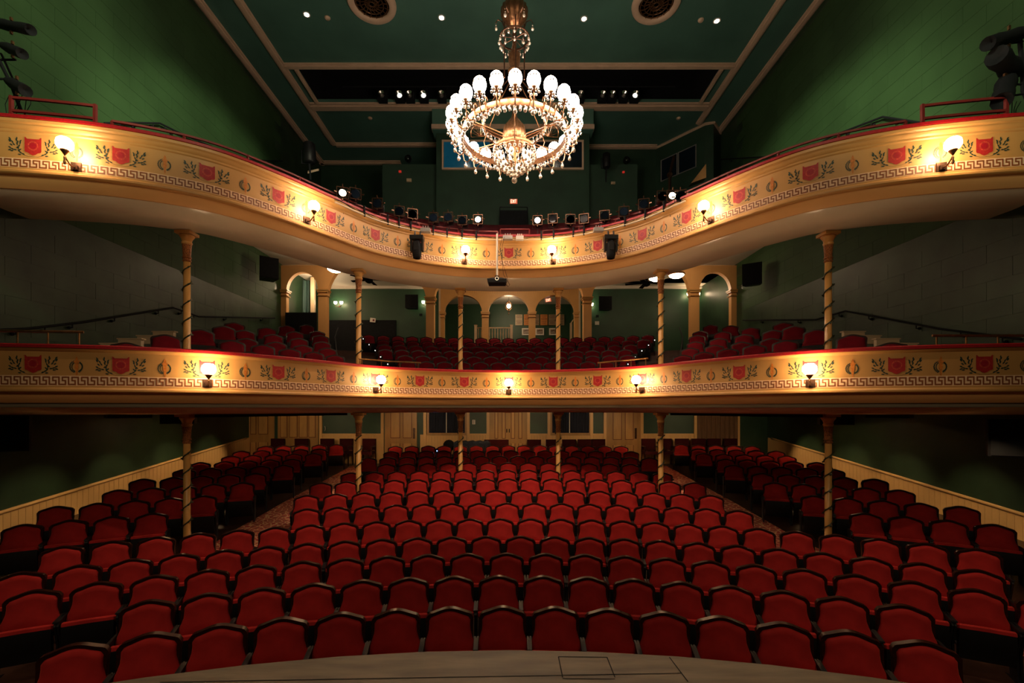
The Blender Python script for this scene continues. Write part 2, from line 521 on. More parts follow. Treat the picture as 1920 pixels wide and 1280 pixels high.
# ---- side walls: plaster sheet, scored blocks, wainscot
def wall_side(sgn, name):
    mb = MB()
    x = sgn * XW
    mb.bb(x, x + sgn * 0.2, -1.0, YB + 0.2, -0.1, ZC + 0.3)
    w = mb.build(name, 'wall')
    tag(w, kind='structure')
    # scored blocks in view under and over the upper balcony
    L, H = 0.92, 0.36
    me = None
    rest = MB()
    cnt = 0
    proto = {}
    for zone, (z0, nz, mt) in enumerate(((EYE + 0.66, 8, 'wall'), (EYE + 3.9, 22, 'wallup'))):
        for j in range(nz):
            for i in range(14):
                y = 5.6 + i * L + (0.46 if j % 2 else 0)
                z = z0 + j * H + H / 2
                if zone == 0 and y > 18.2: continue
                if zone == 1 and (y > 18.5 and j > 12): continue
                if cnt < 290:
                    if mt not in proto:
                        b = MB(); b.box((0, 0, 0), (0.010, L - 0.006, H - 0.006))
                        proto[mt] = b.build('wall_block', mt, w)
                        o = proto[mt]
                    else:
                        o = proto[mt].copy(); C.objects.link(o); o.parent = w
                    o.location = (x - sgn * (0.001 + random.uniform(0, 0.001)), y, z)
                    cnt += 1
                else:
                    rest.box((x - sgn * 0.001, y, z), (0.010, L - 0.006, H - 0.006))
    if rest.v:
        tag(rest.build('wall_blocks', 'wallup', w), kind='stuff')
    # wainscot under the lower balcony
    wz = lambda y: EYE - 1.89 + .11 * (y - 8.3)
    cap = MB()
    ys = [3.0 + 0.5 * i for i in range(27)]
    cap.tube([(x - sgn * 0.03, y, wz(y) + (0.0)) for y in ys], 0.035, 6)
    c = cap.build('wainscot_cap', 'board', w, smooth=True)
    proto2 = None
    n = 102
    for i in range(n):
        y = 3.05 + i * 0.13
        if proto2 is None:
            b = MB(); b.box((0, 0, 0), (0.02, 0.124, 1.0))
            proto2 = o = b.build('wainscot_board', 'board', w)
        else:
            o = proto2.copy(); C.objects.link(o); o.parent = w
        o.location = (x - sgn * 0.012, y, wz(y) - 0.51)
    return w
wl = wall_side(-1, 'wall_left')
wr = wall_side(1, 'wall_right')

# ---- orchestra back wall at y=16.3 with panelling, doors, curtained openings
YO = 16.3
zt = EYE - 0.05
def X(px, d=YO): return (px - AX) * d / F
def Z(py, d=YO): return EYE + (HZ - py) * d / F
mb = MB(); mb.bb(-XW, XW, YO, YO + 0.15, -0.0, zt + 0.4)
bw = tag(mb.build('wall_back', 'dkgreen'), kind='structure')
zf = EYE - 1.98
def panelbox(px0, px1, py0, py1, m, name, parent, th=0.05, y=YO):
    b = MB(); b.bb(X(px0), X(px1), y - th, y, Z(py1) if py1 else zf, Z(py0))
    return b.build(name, m, parent)
# wainscot boards under the green panels of the back wall
protob = {}
for a, b_ in ((602, 717), (788, 876), (878, 915), (991, 1029), (1031, 1134), (1203, 1303)):
    xx = X(a) + 0.05
    while xx < X(b_) - 0.03:
        if 'w' not in protob:
            q = MB(); q.box((0, 0, 0), (0.098, 0.025, 1.04)); protob['w'] = o = q.build('wainscot_board', 'board', bw)
        else:
            o = protob['w'].copy(); C.objects.link(o); o.parent = bw
        o.location = (xx, YO - 0.013, zf + 0.53)
        xx += 0.104
    if b_ not in (876,): q = MB(); q.bb(X(max(a, 1109 if a == 1031 else a)), X(b_), YO - 0.06, YO, Z(815.5), Z(812.5)); q.build('chair_rail', 'board', bw)
for px in (467, 602.5, 717.5, 797, 878, 915, 991, 1029, 1109, 1134, 1203, 1303, 1383):
    q = MB(); q.bb(X(px) - 0.05, X(px) + 0.05, YO - 0.07, YO, zf, zt); q.build('casing', 'board', bw)
def door(name, px0, px1, panels, hx=None, mdoor='doorp', ndoor=1):
    b = MB(); b.bb(X(px0), X(px1), YO - 0.05, YO, zf, zt + 0.1)
    d = tag(b.build(name, mdoor), kind='structure')
    for (a, c, e, g) in panels:
        q = MB(); q.bb(X(a), X(c), YO - 0.058, YO - 0.045, Z(g), Z(e)); q.build('panel_groove', 'groove', d)
        q = MB(); q.bb(X(a + 1.1), X(c - 1.1), YO - 0.066, YO - 0.045, Z(g - 1.1), Z(e)); q.build('panel', 'doorpan', d)
    if hx:
        q = MB(); q.bb(X(hx), X(hx + 4), YO - 0.075, YO - 0.05, Z(822), Z(802)); q.build('push_plate', 'dkbronze', d)
    return d
door('door_1', 468, 515, [(471, 482, 760, 814), (486, 504, 760, 814), (471, 482, 829, 866), (486, 504, 829, 866)])
door('door_2', 522, 598, [(527, 540, 760, 820), (544, 559, 760, 820), (562, 578, 760, 820), (580, 593, 760, 820)])
door('door_3', 722, 782, [(733, 751, 760, 821), (756, 773, 760, 821), (733, 751, 831, 868), (756, 773, 831, 868)], 775)
o = door('door_4', 917, 990, [(927.5, 934, 760, 822), (941, 948, 760, 822), (958, 965.5, 760, 822), (972, 979, 760, 822), (958, 966, 831, 868), (972, 980, 831, 868)])
for hx in (950.3, 955):
    q = MB(); q.box((X(hx), YO - 0.08, Z(807)), (0.035, 0.04, 0.13)); q.build('door_handle', 'blackm', o)
door('door_5', 1137, 1201, [(1148.5, 1165, 760, 824), (1171, 1187, 760, 824), (1148.5, 1165, 834, 868), (1171, 1187, 834, 868)], 1189)
# curtained wide openings
for n, (a, b_, gap) in enumerate(((801, 876, 837.5), (1031, 1108, 1067.5))):
    q = MB()
    y = YO
    q.bb(X(a), X(b_), y - 0.06, y, Z(816), zt)
    w = tag(q.build('window_%d' % (n + 1), 'doorp'), kind='structure')
    for (u0, u1) in ((a + 4, gap - 0.9), (gap + 0.9, b_ - 4)):
        c = MB(); N = 40
        A = []; B = []
        for i in range(N + 1):
            t = i / N; xx = X(u0) + (X(u1) - X(u0)) * t
            yy = y - 0.085 + 0.02 * math.sin(t * 40)
            A.append((xx, yy, zt)); B.append((xx, yy, Z(811)))
        c.strip(A, B); c.build('curtain', 'bluecurtain', w, smooth=True)
    c = MB(); c.bb(X(gap - 0.9), X(gap + 0.9), y - 0.07, y - 0.06, Z(811), zt)
    c.build('gap_strip', 'white', w)
# tan drapes at the far right of the back wall
c = MB(); N = 60; A = []; B = []
for i in range(N + 1):
    t = i / N; xx = X(1306) + (X(1381) - X(1306)) * t
    yy = YO - 0.07 + 0.03 * math.sin(t * 55)
    A.append((xx, yy, zt)); B.append((xx, yy, zf + 0.1))
c.strip(A, B)
tag(c.build('drape', 'browncurtain', smooth=True), 'tan floor length drapes closing the opening at the right end of the back wall', 'curtain')
# small fittings on the green back wall
o = thing('wall_phone', 'small pale wall telephone on the green panel beside the double door', 'telephone', (X(888.5), YO - 0.03, Z(791)))
q = MB(); q.box((0, 0, 0), (0.10, 0.05, 0.16)); q.build('body', 'white', o)
q = MB(); q.box((0, -0.035, 0.0), (0.035, 0.03, 0.13)); q.build('handset', 'grey', o)
q = MB(); q.tube([(0, 0, -0.09), (0.03, -0.02, -0.03), (0.03, -0.03, 0.03), (0, 0, 0.08)], 0.012)
o = q.build('wall_hook', 'white', loc=(X(610), YO - 0.05, Z(803)))
tag(o, 'white curved hook on the green panel above the back wainscot', 'hook')

# ---- ceiling of the hall with the lighting slot
cb = MB()
SY0, SY1, SX = 16.1, 17.9, 7.55
cb.bb(-XW - .2, XW + .2, -1.0, SY0, ZC, ZC + 0.12)
cb.bb(-XW - .2, XW + .2, SY1, YB + .2, ZC, ZC + 0.12)
cb.bb(-XW - .2, -SX, SY0, SY1, ZC, ZC + 0.12)
cb.bb(SX, XW + .2, SY0, SY1, ZC, ZC + 0.12)
ceil = tag(cb.build('ceiling', 'ceil'), kind='structure')
q = MB()
q.bb(-SX, SX, SY0 - 0.02, SY1 + .8, ZC + 1.5, ZC + 1.6)
q.bb(-SX, SX, SY1 + .8, SY1 + .9, ZC + .1, ZC + 1.6); q.bb(-SX, SX, SY0 - .3, SY0 - .2, ZC + .1, ZC + 1.6)
q.bb(-SX - .1, -SX, SY0 - .3, SY1 + .9, ZC + .1, ZC + 1.6); q.bb(SX, SX + .1, SY0 - .3, SY1 + .9, ZC + .1, ZC + 1.6)
q.build('slot_box', 'blackm', ceil)
tn = 0
def trim(x0, x1, y0, y1, m='ceiltrim', h=0.1, z=None):
    global tn
    tn += 1
    z = ZC if z is None else z
    q = MB()
    q.bb(x0, x1, y0, y1, z - h * 0.6, z)
    # raised bead along the middle
    if abs(x1 - x0) > abs(y1 - y0):
        w = abs(y1 - y0) * 0.25; ym = (y0 + y1) / 2
        q.bb(x0, x1, ym - w, ym + w, z - h, z - h * 0.6)
    else:
        w = abs(x1 - x0) * 0.25; xm = (x0 + x1) / 2
        q.bb(xm - w, xm + w, y0, y1, z - h, z - h * 0.6)
    return tag(q.build('trim_%d' % tn, m), kind='structure')
trim(-XW, -XW + 0.26, -1, 22.4)
trim(-8.12, -7.86, -1, 20.7)
trim(XW - 0.26, XW, -1, 19.85)
trim(7.92, 8.18, -1, 19.2)
trim(-7.9, 7.95, 15.85, 16.1)
trim(-7.9, 7.95, 17.9, 18.35)
trim(-7.64, -7.5, 16.1, 17.9)
trim(7.5, 7.64, 16.1, 17.9)
trim(-7.9, -2.7, 20.6, 20.9)
trim(-XW, -5.3, 22.1, 22.42)
trim(3.1, 6.8, 20.75, 21.0)
# ---- gallery back wall
q = MB(); q.bb(-XW, XW, YB, YB + .2, EYE + 5.6, ZC); tag(q.build('wall_rear', 'dkgreen'), kind='structure')
# ---- booth wall
YG = 18.9
q = MB()
q.bb((717 - AX) * YG / F, (1195 - AX) * YG / F, YG, YG + 3.4, EYE + 6.0, EYE + (HZ - 308) * YG / F)
bwall = tag(q.build('partition_wall', 'dkgreen'), kind='structure')
q = MB()
yb = 18.4
q.bb((818 - AX) * yb / F, (1105 - AX) * yb / F, yb, YB, EYE + 6.2, ZC)
booth = tag(q.build('booth_wall', 'dkgreen'), kind='structure')
q = MB()
q.bb((812 - AX) * yb / F, (1111 - AX) * yb / F, yb - .25, yb + .4, EYE + (HZ - 250) * yb / F, ZC)
q.build('booth_cornice', 'ceil', booth)
q = MB()
q.bb((812 - AX) * yb / F - .02, (1111 - AX) * yb / F + .02, yb - .30, yb, EYE + (HZ - 249) * yb / F, EYE + (HZ - 241) * yb / F)
q.build('cornice_trim', 'ceiltrim', booth)
# booth window
wx0, wx1, wz0, wz1 = (829 - AX) * yb / F, (1094 - AX) * yb / F, EYE + (HZ - 319) * yb / F, EYE + (HZ - 264) * yb / F
win = thing('window_3', None, None, (0, 0, 0)); tag(win, kind='structure')
def framebars(x0, x1, z0, z1, y, w, m, parent, name='window_frame', th=.08):
    q = MB()
    q.bb(x0, x1, y - th, y, z0, z0 + w); q.bb(x0, x1, y - th, y, z1 - w, z1)
    q.bb(x0, x0 + w, y - th, y, z0 + w, z1 - w); q.bb(x1 - w, x1, y - th, y, z0 + w, z1 - w)
    return q.build(name, m, parent)
framebars(wx0, wx1, wz0, wz1, yb, 0.07, 'ceiltrim', win)
for a, b_ in ((0.0, .333), (.333, .667), (.667, 1.0)):
    q = MB(); q.bb(wx0 + .07 + (wx1 - wx0 - .14) * a + .01, wx0 + .07 + (wx1 - wx0 - .14) * b_ - .01, yb - .04, yb - .01, wz0 + .07, wz1 - .07)
    q.build('pane', 'screenblue' if a == 0 else 'darkglass', win)
# diagonal bulkhead in the right rear corner of the gallery
pl = [(XW, 19.9), (8.65, 19.15), (8.3, 19.25), (6.8, 21.0), (3.3, 21.0), (3.3, 21.3), (XW, 21.3)]
q = MB(); q.prism([(x, y, EYE + 5.9) for x, y in pl], (0, 0, ZC - EYE - 5.9))
bulk = tag(fixnormals(q.build('bulkhead_wall', 'dkgreen')), kind='structure')
q = MB()
q.tube([(x, y - .05, ZC - .05) for x, y in pl[:5]], 0.06, 4)
q.build('bulkhead_trim', 'ceiltrim', bulk)
# two dark windows in that bulkhead
A0 = Vector((8.3, 19.25, 0)); A1 = Vector((6.8, 21.0, 0)); dv = (A1 - A0).normalized(); nv = Vector((-dv.y, dv.x, 0)); nv = nv if nv.y < 0 else -nv
for k, (t0, t1, pz0, pz1) in enumerate(((0.35, 1.15, 10.4, 11.35), (1.22, 2.0, 10.4, 11.35))):
    win = tag(thing('window_%d' % (4 + k), None, None), kind='structure')
    def P4(t, z, n=0.0): return A0 + dv * t + nv * n + Vector((0, 0, EYE + z))
    q = MB(); q.prism([P4(t0, pz0, .01), P4(t1, pz0, .01), P4(t1, pz1, .01), P4(t0, pz1, .01)], nv * .02)
    fixnormals(q.build('pane', 'darkglass', win))
    q = MB(); q.tube([P4(t0, pz0, .04), P4(t1, pz0, .04), P4(t1, pz1, .04), P4(t0, pz1, .04)], .03, 4, closed=True)
    q.build('window_frame', 'grey', win)

# ---- gallery floor (dark stepped tiers) and mezzanine floor/soffits
def backstrip(mb, n0, ztop, pts):  # from the front line back to given (y,z) stations
    ss = srange(-SMAX, SMAX, 0.25)
    rows = []
    rows.append([pp(s, n0, ztop) for s in ss])
    for (y, z) in pts:      # y below 6 is a distance behind the front line, else an absolute depth
        rows.append([Vector((p.x, p.y + y if y < 6 else max(y, p.y + 3), EYE + z)) for p in rows[0]])
    for a, b in zip(rows[:-1], rows[1:]):
        mb.strip(a, b)
q = MB(); backstrip(q, -0.60, -0.094, [(16.4, -0.094)])
lowsof = q.build('mezzanine_soffit', 'olive'); tag(lowsof, kind='structure')
lowsof.name = 'ceiling_lower'
def risestrip(mb, n0, z0, dz):
    ss = srange(-SMAX, SMAX, 0.25)
    P0 = [pp(s, n0, z0) for s in ss]
    rows = [P0]
    for j in range(0, 14):
        r = []
        for p in P0:
            y = (p.y + .2) + (22.3 - p.y - .2) * (j / 13.0) ** 1.3
            k = .33 + .17 * min(1, abs(p.x) / 6.5) ** 1.5
            r.append(Vector((p.x, y, EYE + dz + max(z0, min(5.9, k * y)))))
        rows.append(r)
    for a, b in zip(rows[:-1], rows[1:]):
        mb.strip(a, b)
q = MB(); risestrip(q, -1.0, 3.105, 0)
tag(q.build('ceiling_upper', 'whiteceil'), kind='structure')
# mezzanine floor: central tiers
mf = tag(thing('floor_mezzanine', None, None), kind='structure')
for k in range(8):
    r0 = 12.0 + .9 * k; r1 = r0 + .95
    z = EYE + 0.25 + .28 * k
    q = MB(); N = 16
    tmax = math.radians(27)
    a0 = [(r0 * math.sin(-tmax + 2 * tmax * i / N), r0 * math.cos(-tmax + 2 * tmax * i / N), z) for i in range(N + 1)]
    a1 = [(r1 * math.sin(-tmax + 2 * tmax * i / N), r1 * math.cos(-tmax + 2 * tmax * i / N), z) for i in range(N + 1)]
    q.strip([(x, y, z - .32) for x, y, z in a0], a0); q.strip(a0, a1)
    q.build('tier', 'step', mf)
q = MB(); backstrip(q, -0.1, 0.02, [(16, .02)])
q.build('base_deck', 'floor', mf)
q = MB(); q.bb(-XW, XW, 18.8, 22, EYE + 2.2, EYE + 2.25); q.build('rear_deck', 'floor', mf)
# gallery dark deck
gf = tag(thing('floor_gallery', None, None), kind='structure')
q = MB(); risestrip(q, -0.1, 3.45, .14)
q.build('deck', 'blackm', gf)

# ---- mezzanine back rooms
YM = 21.9
q = MB(); q.bb(-XW, -3.3, YM, YM + .1, EYE + 2, EYE + 5.95); q.bb(3.3, XW, YM, YM + .1, EYE + 2, EYE + 5.95)
tag(q.build('wall_mezzanine', 'midgreen'), kind='structure')
q = MB(); q.bb(-3.5, 3.5, 25.0, 25.1, EYE + 2, EYE + 5.8); q.bb(-3.55, -3.45, 20.7, 25, EYE + 2, EYE + 5.8); q.bb(3.45, 3.55, 20.7, 25, EYE + 2, EYE + 5.8)
tag(q.build('wall_lobby', 'midgreen'), kind='structure')
q = MB(); q.bb(-3.5, 3.5, 20.6, 25.1, EYE + 5.76, EYE + 5.8); tag(q.build('ceiling_lobby', 'whiteceil'), kind='structure')
q = MB(); q.bb(-3.5, 3.5, 20.6, 25.1, EYE + 2.2, EYE + 2.25); tag(q.build('floor_lobby', 'floor'), kind='structure')
# black dado panelling low on the left rear
q = MB(); q.bb((612 - AX) * 21.8 / F, (742 - AX) * 21.8 / F, 21.78, YM, EYE + 2, EYE + (HZ - 600) * 21.8 / F)
tag(q.build('partition_dado', 'blackm'), kind='structure')

def arch_wall(mb, p0, p1, zb, ztp, arches, th=0.22):
    p0 = Vector(p0); p1 = Vector(p1)
    L = (p1 - p0).length; d = (p1 - p0) / L; n = Vector((-d.y, d.x)) * th
    if n.y < 0: n = -n
    st = [(0.0, zb)]
    xs = []
    for (a, b, zsp, rise) in arches:
        xs.append((a, b, zsp, rise))
    def at(s, z, k): q = p0 + d * s + n * k; return Vector((q.x, q.y, z))
    cur = 0.0
    def solid(s0, s1, z0, z1):
        mb.hexa([at(s0, z0, 0), at(s1, z0, 0), at(s1, z0, 1), at(s0, z0, 1), at(s0, z1, 0), at(s1, z1, 0), at(s1, z1, 1), at(s0, z1, 1)])
    for (a, b, zsp, rise) in xs:
        if a > cur: solid(cur, a, zb, ztp)
        N = 22; c = (a + b) / 2; r = (b - a) / 2
        prev = None
        for i in range(N + 1):
            ang = PI - PI * i / N
            s = c + r * math.cos(ang); z = min(zsp + rise * math.sin(ang), ztp - .01)
            if prev:
                s0, z0 = prev
                mb.hexa([at(s0, z0, 0), at(s, z, 0), at(s, z, 1), at(s0, z0, 1), at(s0, ztp, 0), at(s, ztp, 0), at(s, ztp, 1), at(s0, ztp, 1)])
            prev = (s, z)
        cur = b
    if cur < L: solid(cur, L, zb, ztp)
def cap(mb, x, y, z, w, dpt):
    mb.box((x, y, z), (w + .10, dpt + .10, .05)); mb.box((x, y, z - .06), (w + .05, dpt + .05, .07)); mb.box((x, y, z - .22), (w + .04, dpt + .04, .03))
ZT = EYE + 5.85
zb = EYE + 2.0
for sg, nm in ((-1, 'left'), (1, 'right')):
    ar = tag(thing('arcade_wall', None, None), kind='structure')
    q = MB()
    a = (-9.28, 18.5); b_ = (-7.75, 18.5)
    if sg < 0:
        arch_wall(q, (-9.3, 18.5), (-7.42, 18.5), zb, ZT, [(0.22, 1.52, EYE + 4.8, 0.78)])
    else:
        arch_wall(q, (7.42, 18.5), (9.3, 18.5), zb, ZT, [(0.36, 1.66, EYE + 4.8, 0.78)])
    fixnormals(q.build('side_arch', 'orange', ar))
    # wide arch to the inner pier
    q = MB()
    p0, p1 = ((-7.42, 18.5), (-2.95, 18.05)) if sg < 0 else ((2.95, 18.05), (7.42, 18.5))
    L = (Vector(p1) - Vector(p0)).length
    arch_wall(q, p0, p1, EYE + 4.6, ZT, [(0.0, L, EYE + 4.6, 1.7)])
    fixnormals(q.build('wide_arch', 'orange', ar))
    q = MB()
    xp = sg * 3.13
    q.box((xp, 18.15, (zb + EYE + 4.45) / 2), (.32, .3, EYE + 4.45 - zb))
    # flaring springer above the capital
    for (w0, z0, w1, z1) in ((.34, 4.45, .46, 4.7), (.46, 4.7, .72, 4.9), (.72, 4.9, 1.15, 5.08), (1.15, 5.08, 2.1, 5.4)):
        v = []
        for (w, z) in ((w0, z0), (w1, z1)):
            v += [(xp - w / 2, 18.0, EYE + z), (xp + w / 2, 18.0, EYE + z), (xp + w / 2, 18.3, EYE + z), (xp - w / 2, 18.3, EYE + z)]
        q.hexa([Vector(p) for p in v])
    q.build('pier', 'orange', ar)
    q = MB(); cap(q, xp, 18.15, EYE + 4.42, .34, .32); q.build('capital', 'fascia', ar)
    q = MB()
    xq = sg * 7.59
    cap(q, xq, 18.6, EYE + 4.83, .36, .3); q.build('capital', 'fascia', ar)
    q = MB(); cap(q, sg * 9.17, 18.6, EYE + 4.83, .24, .3); q.build('capital', 'fascia', ar)
# centre screen
cs = tag(thing('screen_wall', None, None), kind='structure')
q = MB()
d0 = 20.5
x0 = (826 - AX) * d0 / F; x1 = (1085 - AX) * d0 / F
arcs = []
for a, b_ in ((833, 903.5), (916, 991.5), (1004, 1077)):
    arcs.append(((a - 826) * d0 / F, (b_ - 826) * d0 / F, EYE + 4.38, 0.76))
arch_wall(q, (x0, d0), (x1, d0), zb, ZT - .05, arcs, .25)
fixnormals(q.build('arch_screen', 'fascia', cs))
q = MB()
for px in (829.5, 909.7, 997.7, 1081):
    w = .3 if 850 < px < 1050 else .17
    cap(q, (px - AX) * d0 / F, d0 + .1, EYE + 4.36, w, .3)
q.build('capital', 'fascia', cs)
q = MB()
for k in range(60):    # beaded board grooves over the arches
    xx = x0 + .1 + k * (x1 - x0 - .2) / 59
    # keep grooves above the arch crowns
    zz = EYE + 5.2
    q.bb(xx - .004, xx + .004, d0 - .006, d0, zz, ZT - .06)
tag(q.build('bead_lines', 'doorp', cs), kind='stuff')
q = MB(); q.bb(x0 - .08, x0, d0 - .03, d0 + .25, zb, ZT - .06); q.bb(x1, x1 + .08, d0 - .03, d0 + .25, zb, ZT - .06); q.build('casing', 'cream', cs)
q = MB(); q.bb(-3.55, x0 - .08, d0, d0 + .1, zb, ZT - .06); q.bb(x1 + .08, 3.55, d0, d0 + .1, zb, ZT - .06)
q.build('flank_panel', 'midgreen', cs)
# green cove strip at the wall head
q = MB(); q.bb(-XW, -3.3, YM - .1, YM, EYE + 5.78, EYE + 5.9); q.bb(3.3, XW, YM - .1, YM, EYE + 5.78, EYE + 5.9)
tn += 1; tag(q.build('trim_%d' % tn, 'whiteceil'), kind='structure')
# side parapets in the outer arches and what is behind
q = MB(); q.bb(-9.05, -7.78, 18.35, 18.43, zb, EYE + (HZ - 586) * 18.4 / F)
tag(q.build('parapet_panel', 'blackm'), 'black solid parapet closing the foot of the left outer arch', 'panel')
q = MB(); N = 40; A = []; B = []
for i in range(N + 1):
    t = i / N; xx = (545 - AX) * 20.5 / F + t * (42 * 20.5 / F)
    A.append((xx, 20.5 + .06 * math.sin(t * 30), EYE + 5.8)); B.append((xx, 20.5 + .06 * math.sin(t * 30), EYE + 3.8))
q.strip(A, B)
tag(q.build('curtain', 'tealcurtain', smooth=True), 'shiny teal curtain hanging behind the left outer arch', 'curtain')
q = MB(); q.bb((559 - AX) * 20.3 / F, (562.5 - AX) * 20.3 / F, 20.25, 20.3, EYE + 4.2, EYE + 5.8)
tag(q.build('banner_strip', 'redcurtain'), 'narrow red fabric strip hanging over the teal curtain', 'fabric strip')
q = MB(); q.bb((541.5 - AX) * 20.2 / F, (544 - AX) * 20.2 / F, 20.15, 20.25, zb, EYE + 5.85); q.bb((583 - AX) * 20.2 / F, (590 - AX) * 20.2 / F, 20.15, 20.3, zb, EYE + 5.85)
tag(q.build('doorway_post', 'cream'), kind='structure')
# end boxes which close the balconies' undersides against the stage wall: proscenium return
for sg, nm in ((-1, 'left'), (1, 'right')):
    q = MB(); x = sg * 9.3
    q.bb(sg * 8.6, sg * 9.3, 3.2, 5.4, 0, ZC)
    tag(q.build('wall_return_' + nm, 'wall'), kind='structure')
q = MB(); q.bb(-XW, XW, -9.2, -9.0, 0, ZC + .3); tag(q.build('wall_stage', 'blackm'), kind='structure')
# ================================================================ BALCONY FRONTS
def balcony(zb0, upper, name, label):
    b = thing(name, label, 'balcony', (0, 0, 0))
    top = 0.687 if upper else 0.543   # underside of red rail above band bottom
    sh0 = 0.19 if upper else 0.18     # bottom of shields
    E_ = SMAX - 0.02
    B_ = shield_s(8.85)
    def sw(prof, nm, m, s0=-E_, s1=E_, step=.13):
        q = MB(); sweep(q, [(n, z + zb0) for n, z in prof], s0, s1, step)
        o = fixnormals(q.build(nm, m, b))
        return smooth_by_angle(o, 35)
    sw([(-.22, top), (-.22, top + .045), (-.2, top + .055), (.05, top + .055), (.07, top + .04), (.07, top), (-.22, top)], 'handrail_cushion', 'redrail')
    if upper:
        ft = 0.50
        sw([(.05, top), (.06, top - .015), (.055, top - .05), (.035, top - .065), (.03, top - .08), (.04, top - .085), (.03, top - .12), (.01, top - .14), (.014, top - .17), (0, top - .187), (0, ft)], 'cornice', 'fascia')
    else:
        ft = 0.494
        sw([(.05, top), (.05, top - .012), (.03, top - .025), (.02, top - .035), (.0, top - .049), (0, ft)], 'cornice', 'fascia')
    sw([(0, ft + .002), (0, 0.0)], 'fascia_panel', 'fascia')
    bh = 0.135 if upper else 0.146
    sw([(0.0, bh), (.006, bh), (.006, 0)], 'key_band', 'band')
    sw([(.006, 0), (.02, -.002), (.022, -.025), (.035, -.035), (.05, -.055), (.05, -.08), (.035, -.095), (-.02, -.1)], 'base_moulding', 'fascia')
    sw([(-.02, -.1), (-.035, -.14), (-.07, -.2), (-.12, -.25), (-.14, -.252)], 'cove', 'orange', -B_, B_)
    kk = 1.0 if upper else 1.42
    sw([(-.14, -.252), (-.16, -.252 - .018 * kk), (-.25, -.252 - .073 * kk), (-.36, -.252 - .11 * kk), (-.45, -.252 - .123 * kk), (-.52, -.252 - .125 * kk), (-.62, -.252 - .125 * kk)] + ([(-1.0, -.355)] if upper else []), 'soffit_roll', 'olive', -B_, B_)
    # ends of the cove, closing panels
    for sg in (-1, 1):
        q = MB()
        pr = [(-.02, -.1), (-.035, -.14), (-.07, -.2), (-.12, -.25), (-.25, -.325), (-.36, -.362), (-.45, -.375), (-.62, -.36), (-.62, 0)]
        q.add([pp(sg * B_, n, z + zb0) for n, z in pr], [tuple(range(len(pr)))])
        q.build('end_panel', 'olive', b)
    # Greek key, one joined run of strokes
    q = MB()
    w = S / 9
    T_, M_, B2 = bh - .022, bh / 2 + .002, .020
    hw = .0092
    def stroke(s0, z0, s1, z1):
        if abs(z0 - z1) < 1e-6:
            c = [(s0 - hw, z0 - hw), (s1 + hw, z0 - hw), (s1 + hw, z0 + hw), (s0 - hw, z0 + hw)]
        else:
            a, e = min(z0, z1), max(z0, z1)
            c = [(s0 - hw, a - hw), (s0 + hw, a - hw), (s0 + hw, e + hw), (s0 - hw, e + hw)]
        q.add([pp(s, .0095, z + zb0) for s, z in c], [(0, 1, 2, 3)])
    smaxk = shield_s(9.3)
    n = int(2 * smaxk / w)
    for i in range(n):
        s = -smaxk + i * w
        P = [(0, T_), (0, B2), (.68 * w, B2), (.68 * w, M_), (.36 * w, M_), (.36 * w, T_), (w, T_)]
        for (a, c), (e, g) in zip(P[:-1], P[1:]):
            stroke(s + a, c, s + e, g)
    tag(q.build('greek_key', 'key', b), kind='stuff')
    # painted motifs
    H = .262
    OUT = [(-.105, 1), (-.09, .97), (-.075, .90), (.075, .90), (.09, .97), (.105, 1), (.105, .22), (.095, .17), (.06, .13), (.035, .05), (0, 0), (-.035, .05), (-.06, .13), (-.095, .17), (-.105, .22)]
    def blob(sc_, pts, n, mt, nm, parent=b):
        q = MB()
        c = (sum(p[0] for p in pts) / len(pts), sum(p[1] for p in pts) / len(pts))
        v = [pp(sc_ + c[0], n, c[1] + zb0)] + [pp(sc_ + u, n, z + zb0) for u, z in pts]
        k = len(pts)
        q.add(v, [(0, 1 + i, 1 + (i + 1) % k) for i in range(k)])
        return q.build(nm, mt, parent)
    def ring(q, sc_, cu, cz, r0, r1, n, N=14):
        v = []
        for i in range(N):
            a = 2 * PI * i / N
            v.append(pp(sc_ + cu + r0 * math.cos(a), n, cz + r0 * math.sin(a) + zb0))
            v.append(pp(sc_ + cu + r1 * math.cos(a), n, cz + r1 * math.sin(a) + zb0))
        q.add(v, [(2 * i, 2 * ((i + 1) % N), 2 * ((i + 1) % N) + 1, 2 * i + 1) for i in range(N)])
    def leaf(q, sc_, u, z, ang, l=.048, w_=.0105):
        ca, sa = math.cos(ang), math.sin(ang)
        P = []
        for a, c in ((0, 0), (.35, 1), (.75, .7), (1, 0), (.7, -.8), (.3, -.8)):
            P.append(pp(sc_ + u + ca * a * l - sa * c * w_, .004, z + sa * a * l + ca * c * w_ + zb0))
        q.add(P, [tuple(range(6))])
    SPR = [(.10, .00, 20), (.135, .012, 35), (.145, -.005, 5), (.165, .03, 60), (.18, .05, 140), (.175, .07, 60), (.20, .055, 15), (.235, .06, 25), (.27, .065, -20), (.27, .08, 30),
           (.185, .10, 120), (.19, .125, 70), (.20, .15, 110), (.195, .18, 60), (.205, .20, 95), (.225, .12, 50), (.245, .15, 60), (.265, .18, 35), (.28, .165, 55), (.215, .085, 160), (.24, .045, -5), (.165, .14, 105), (.17, .17, 125), (.255, .115, 40), (.275, .20, 50)]
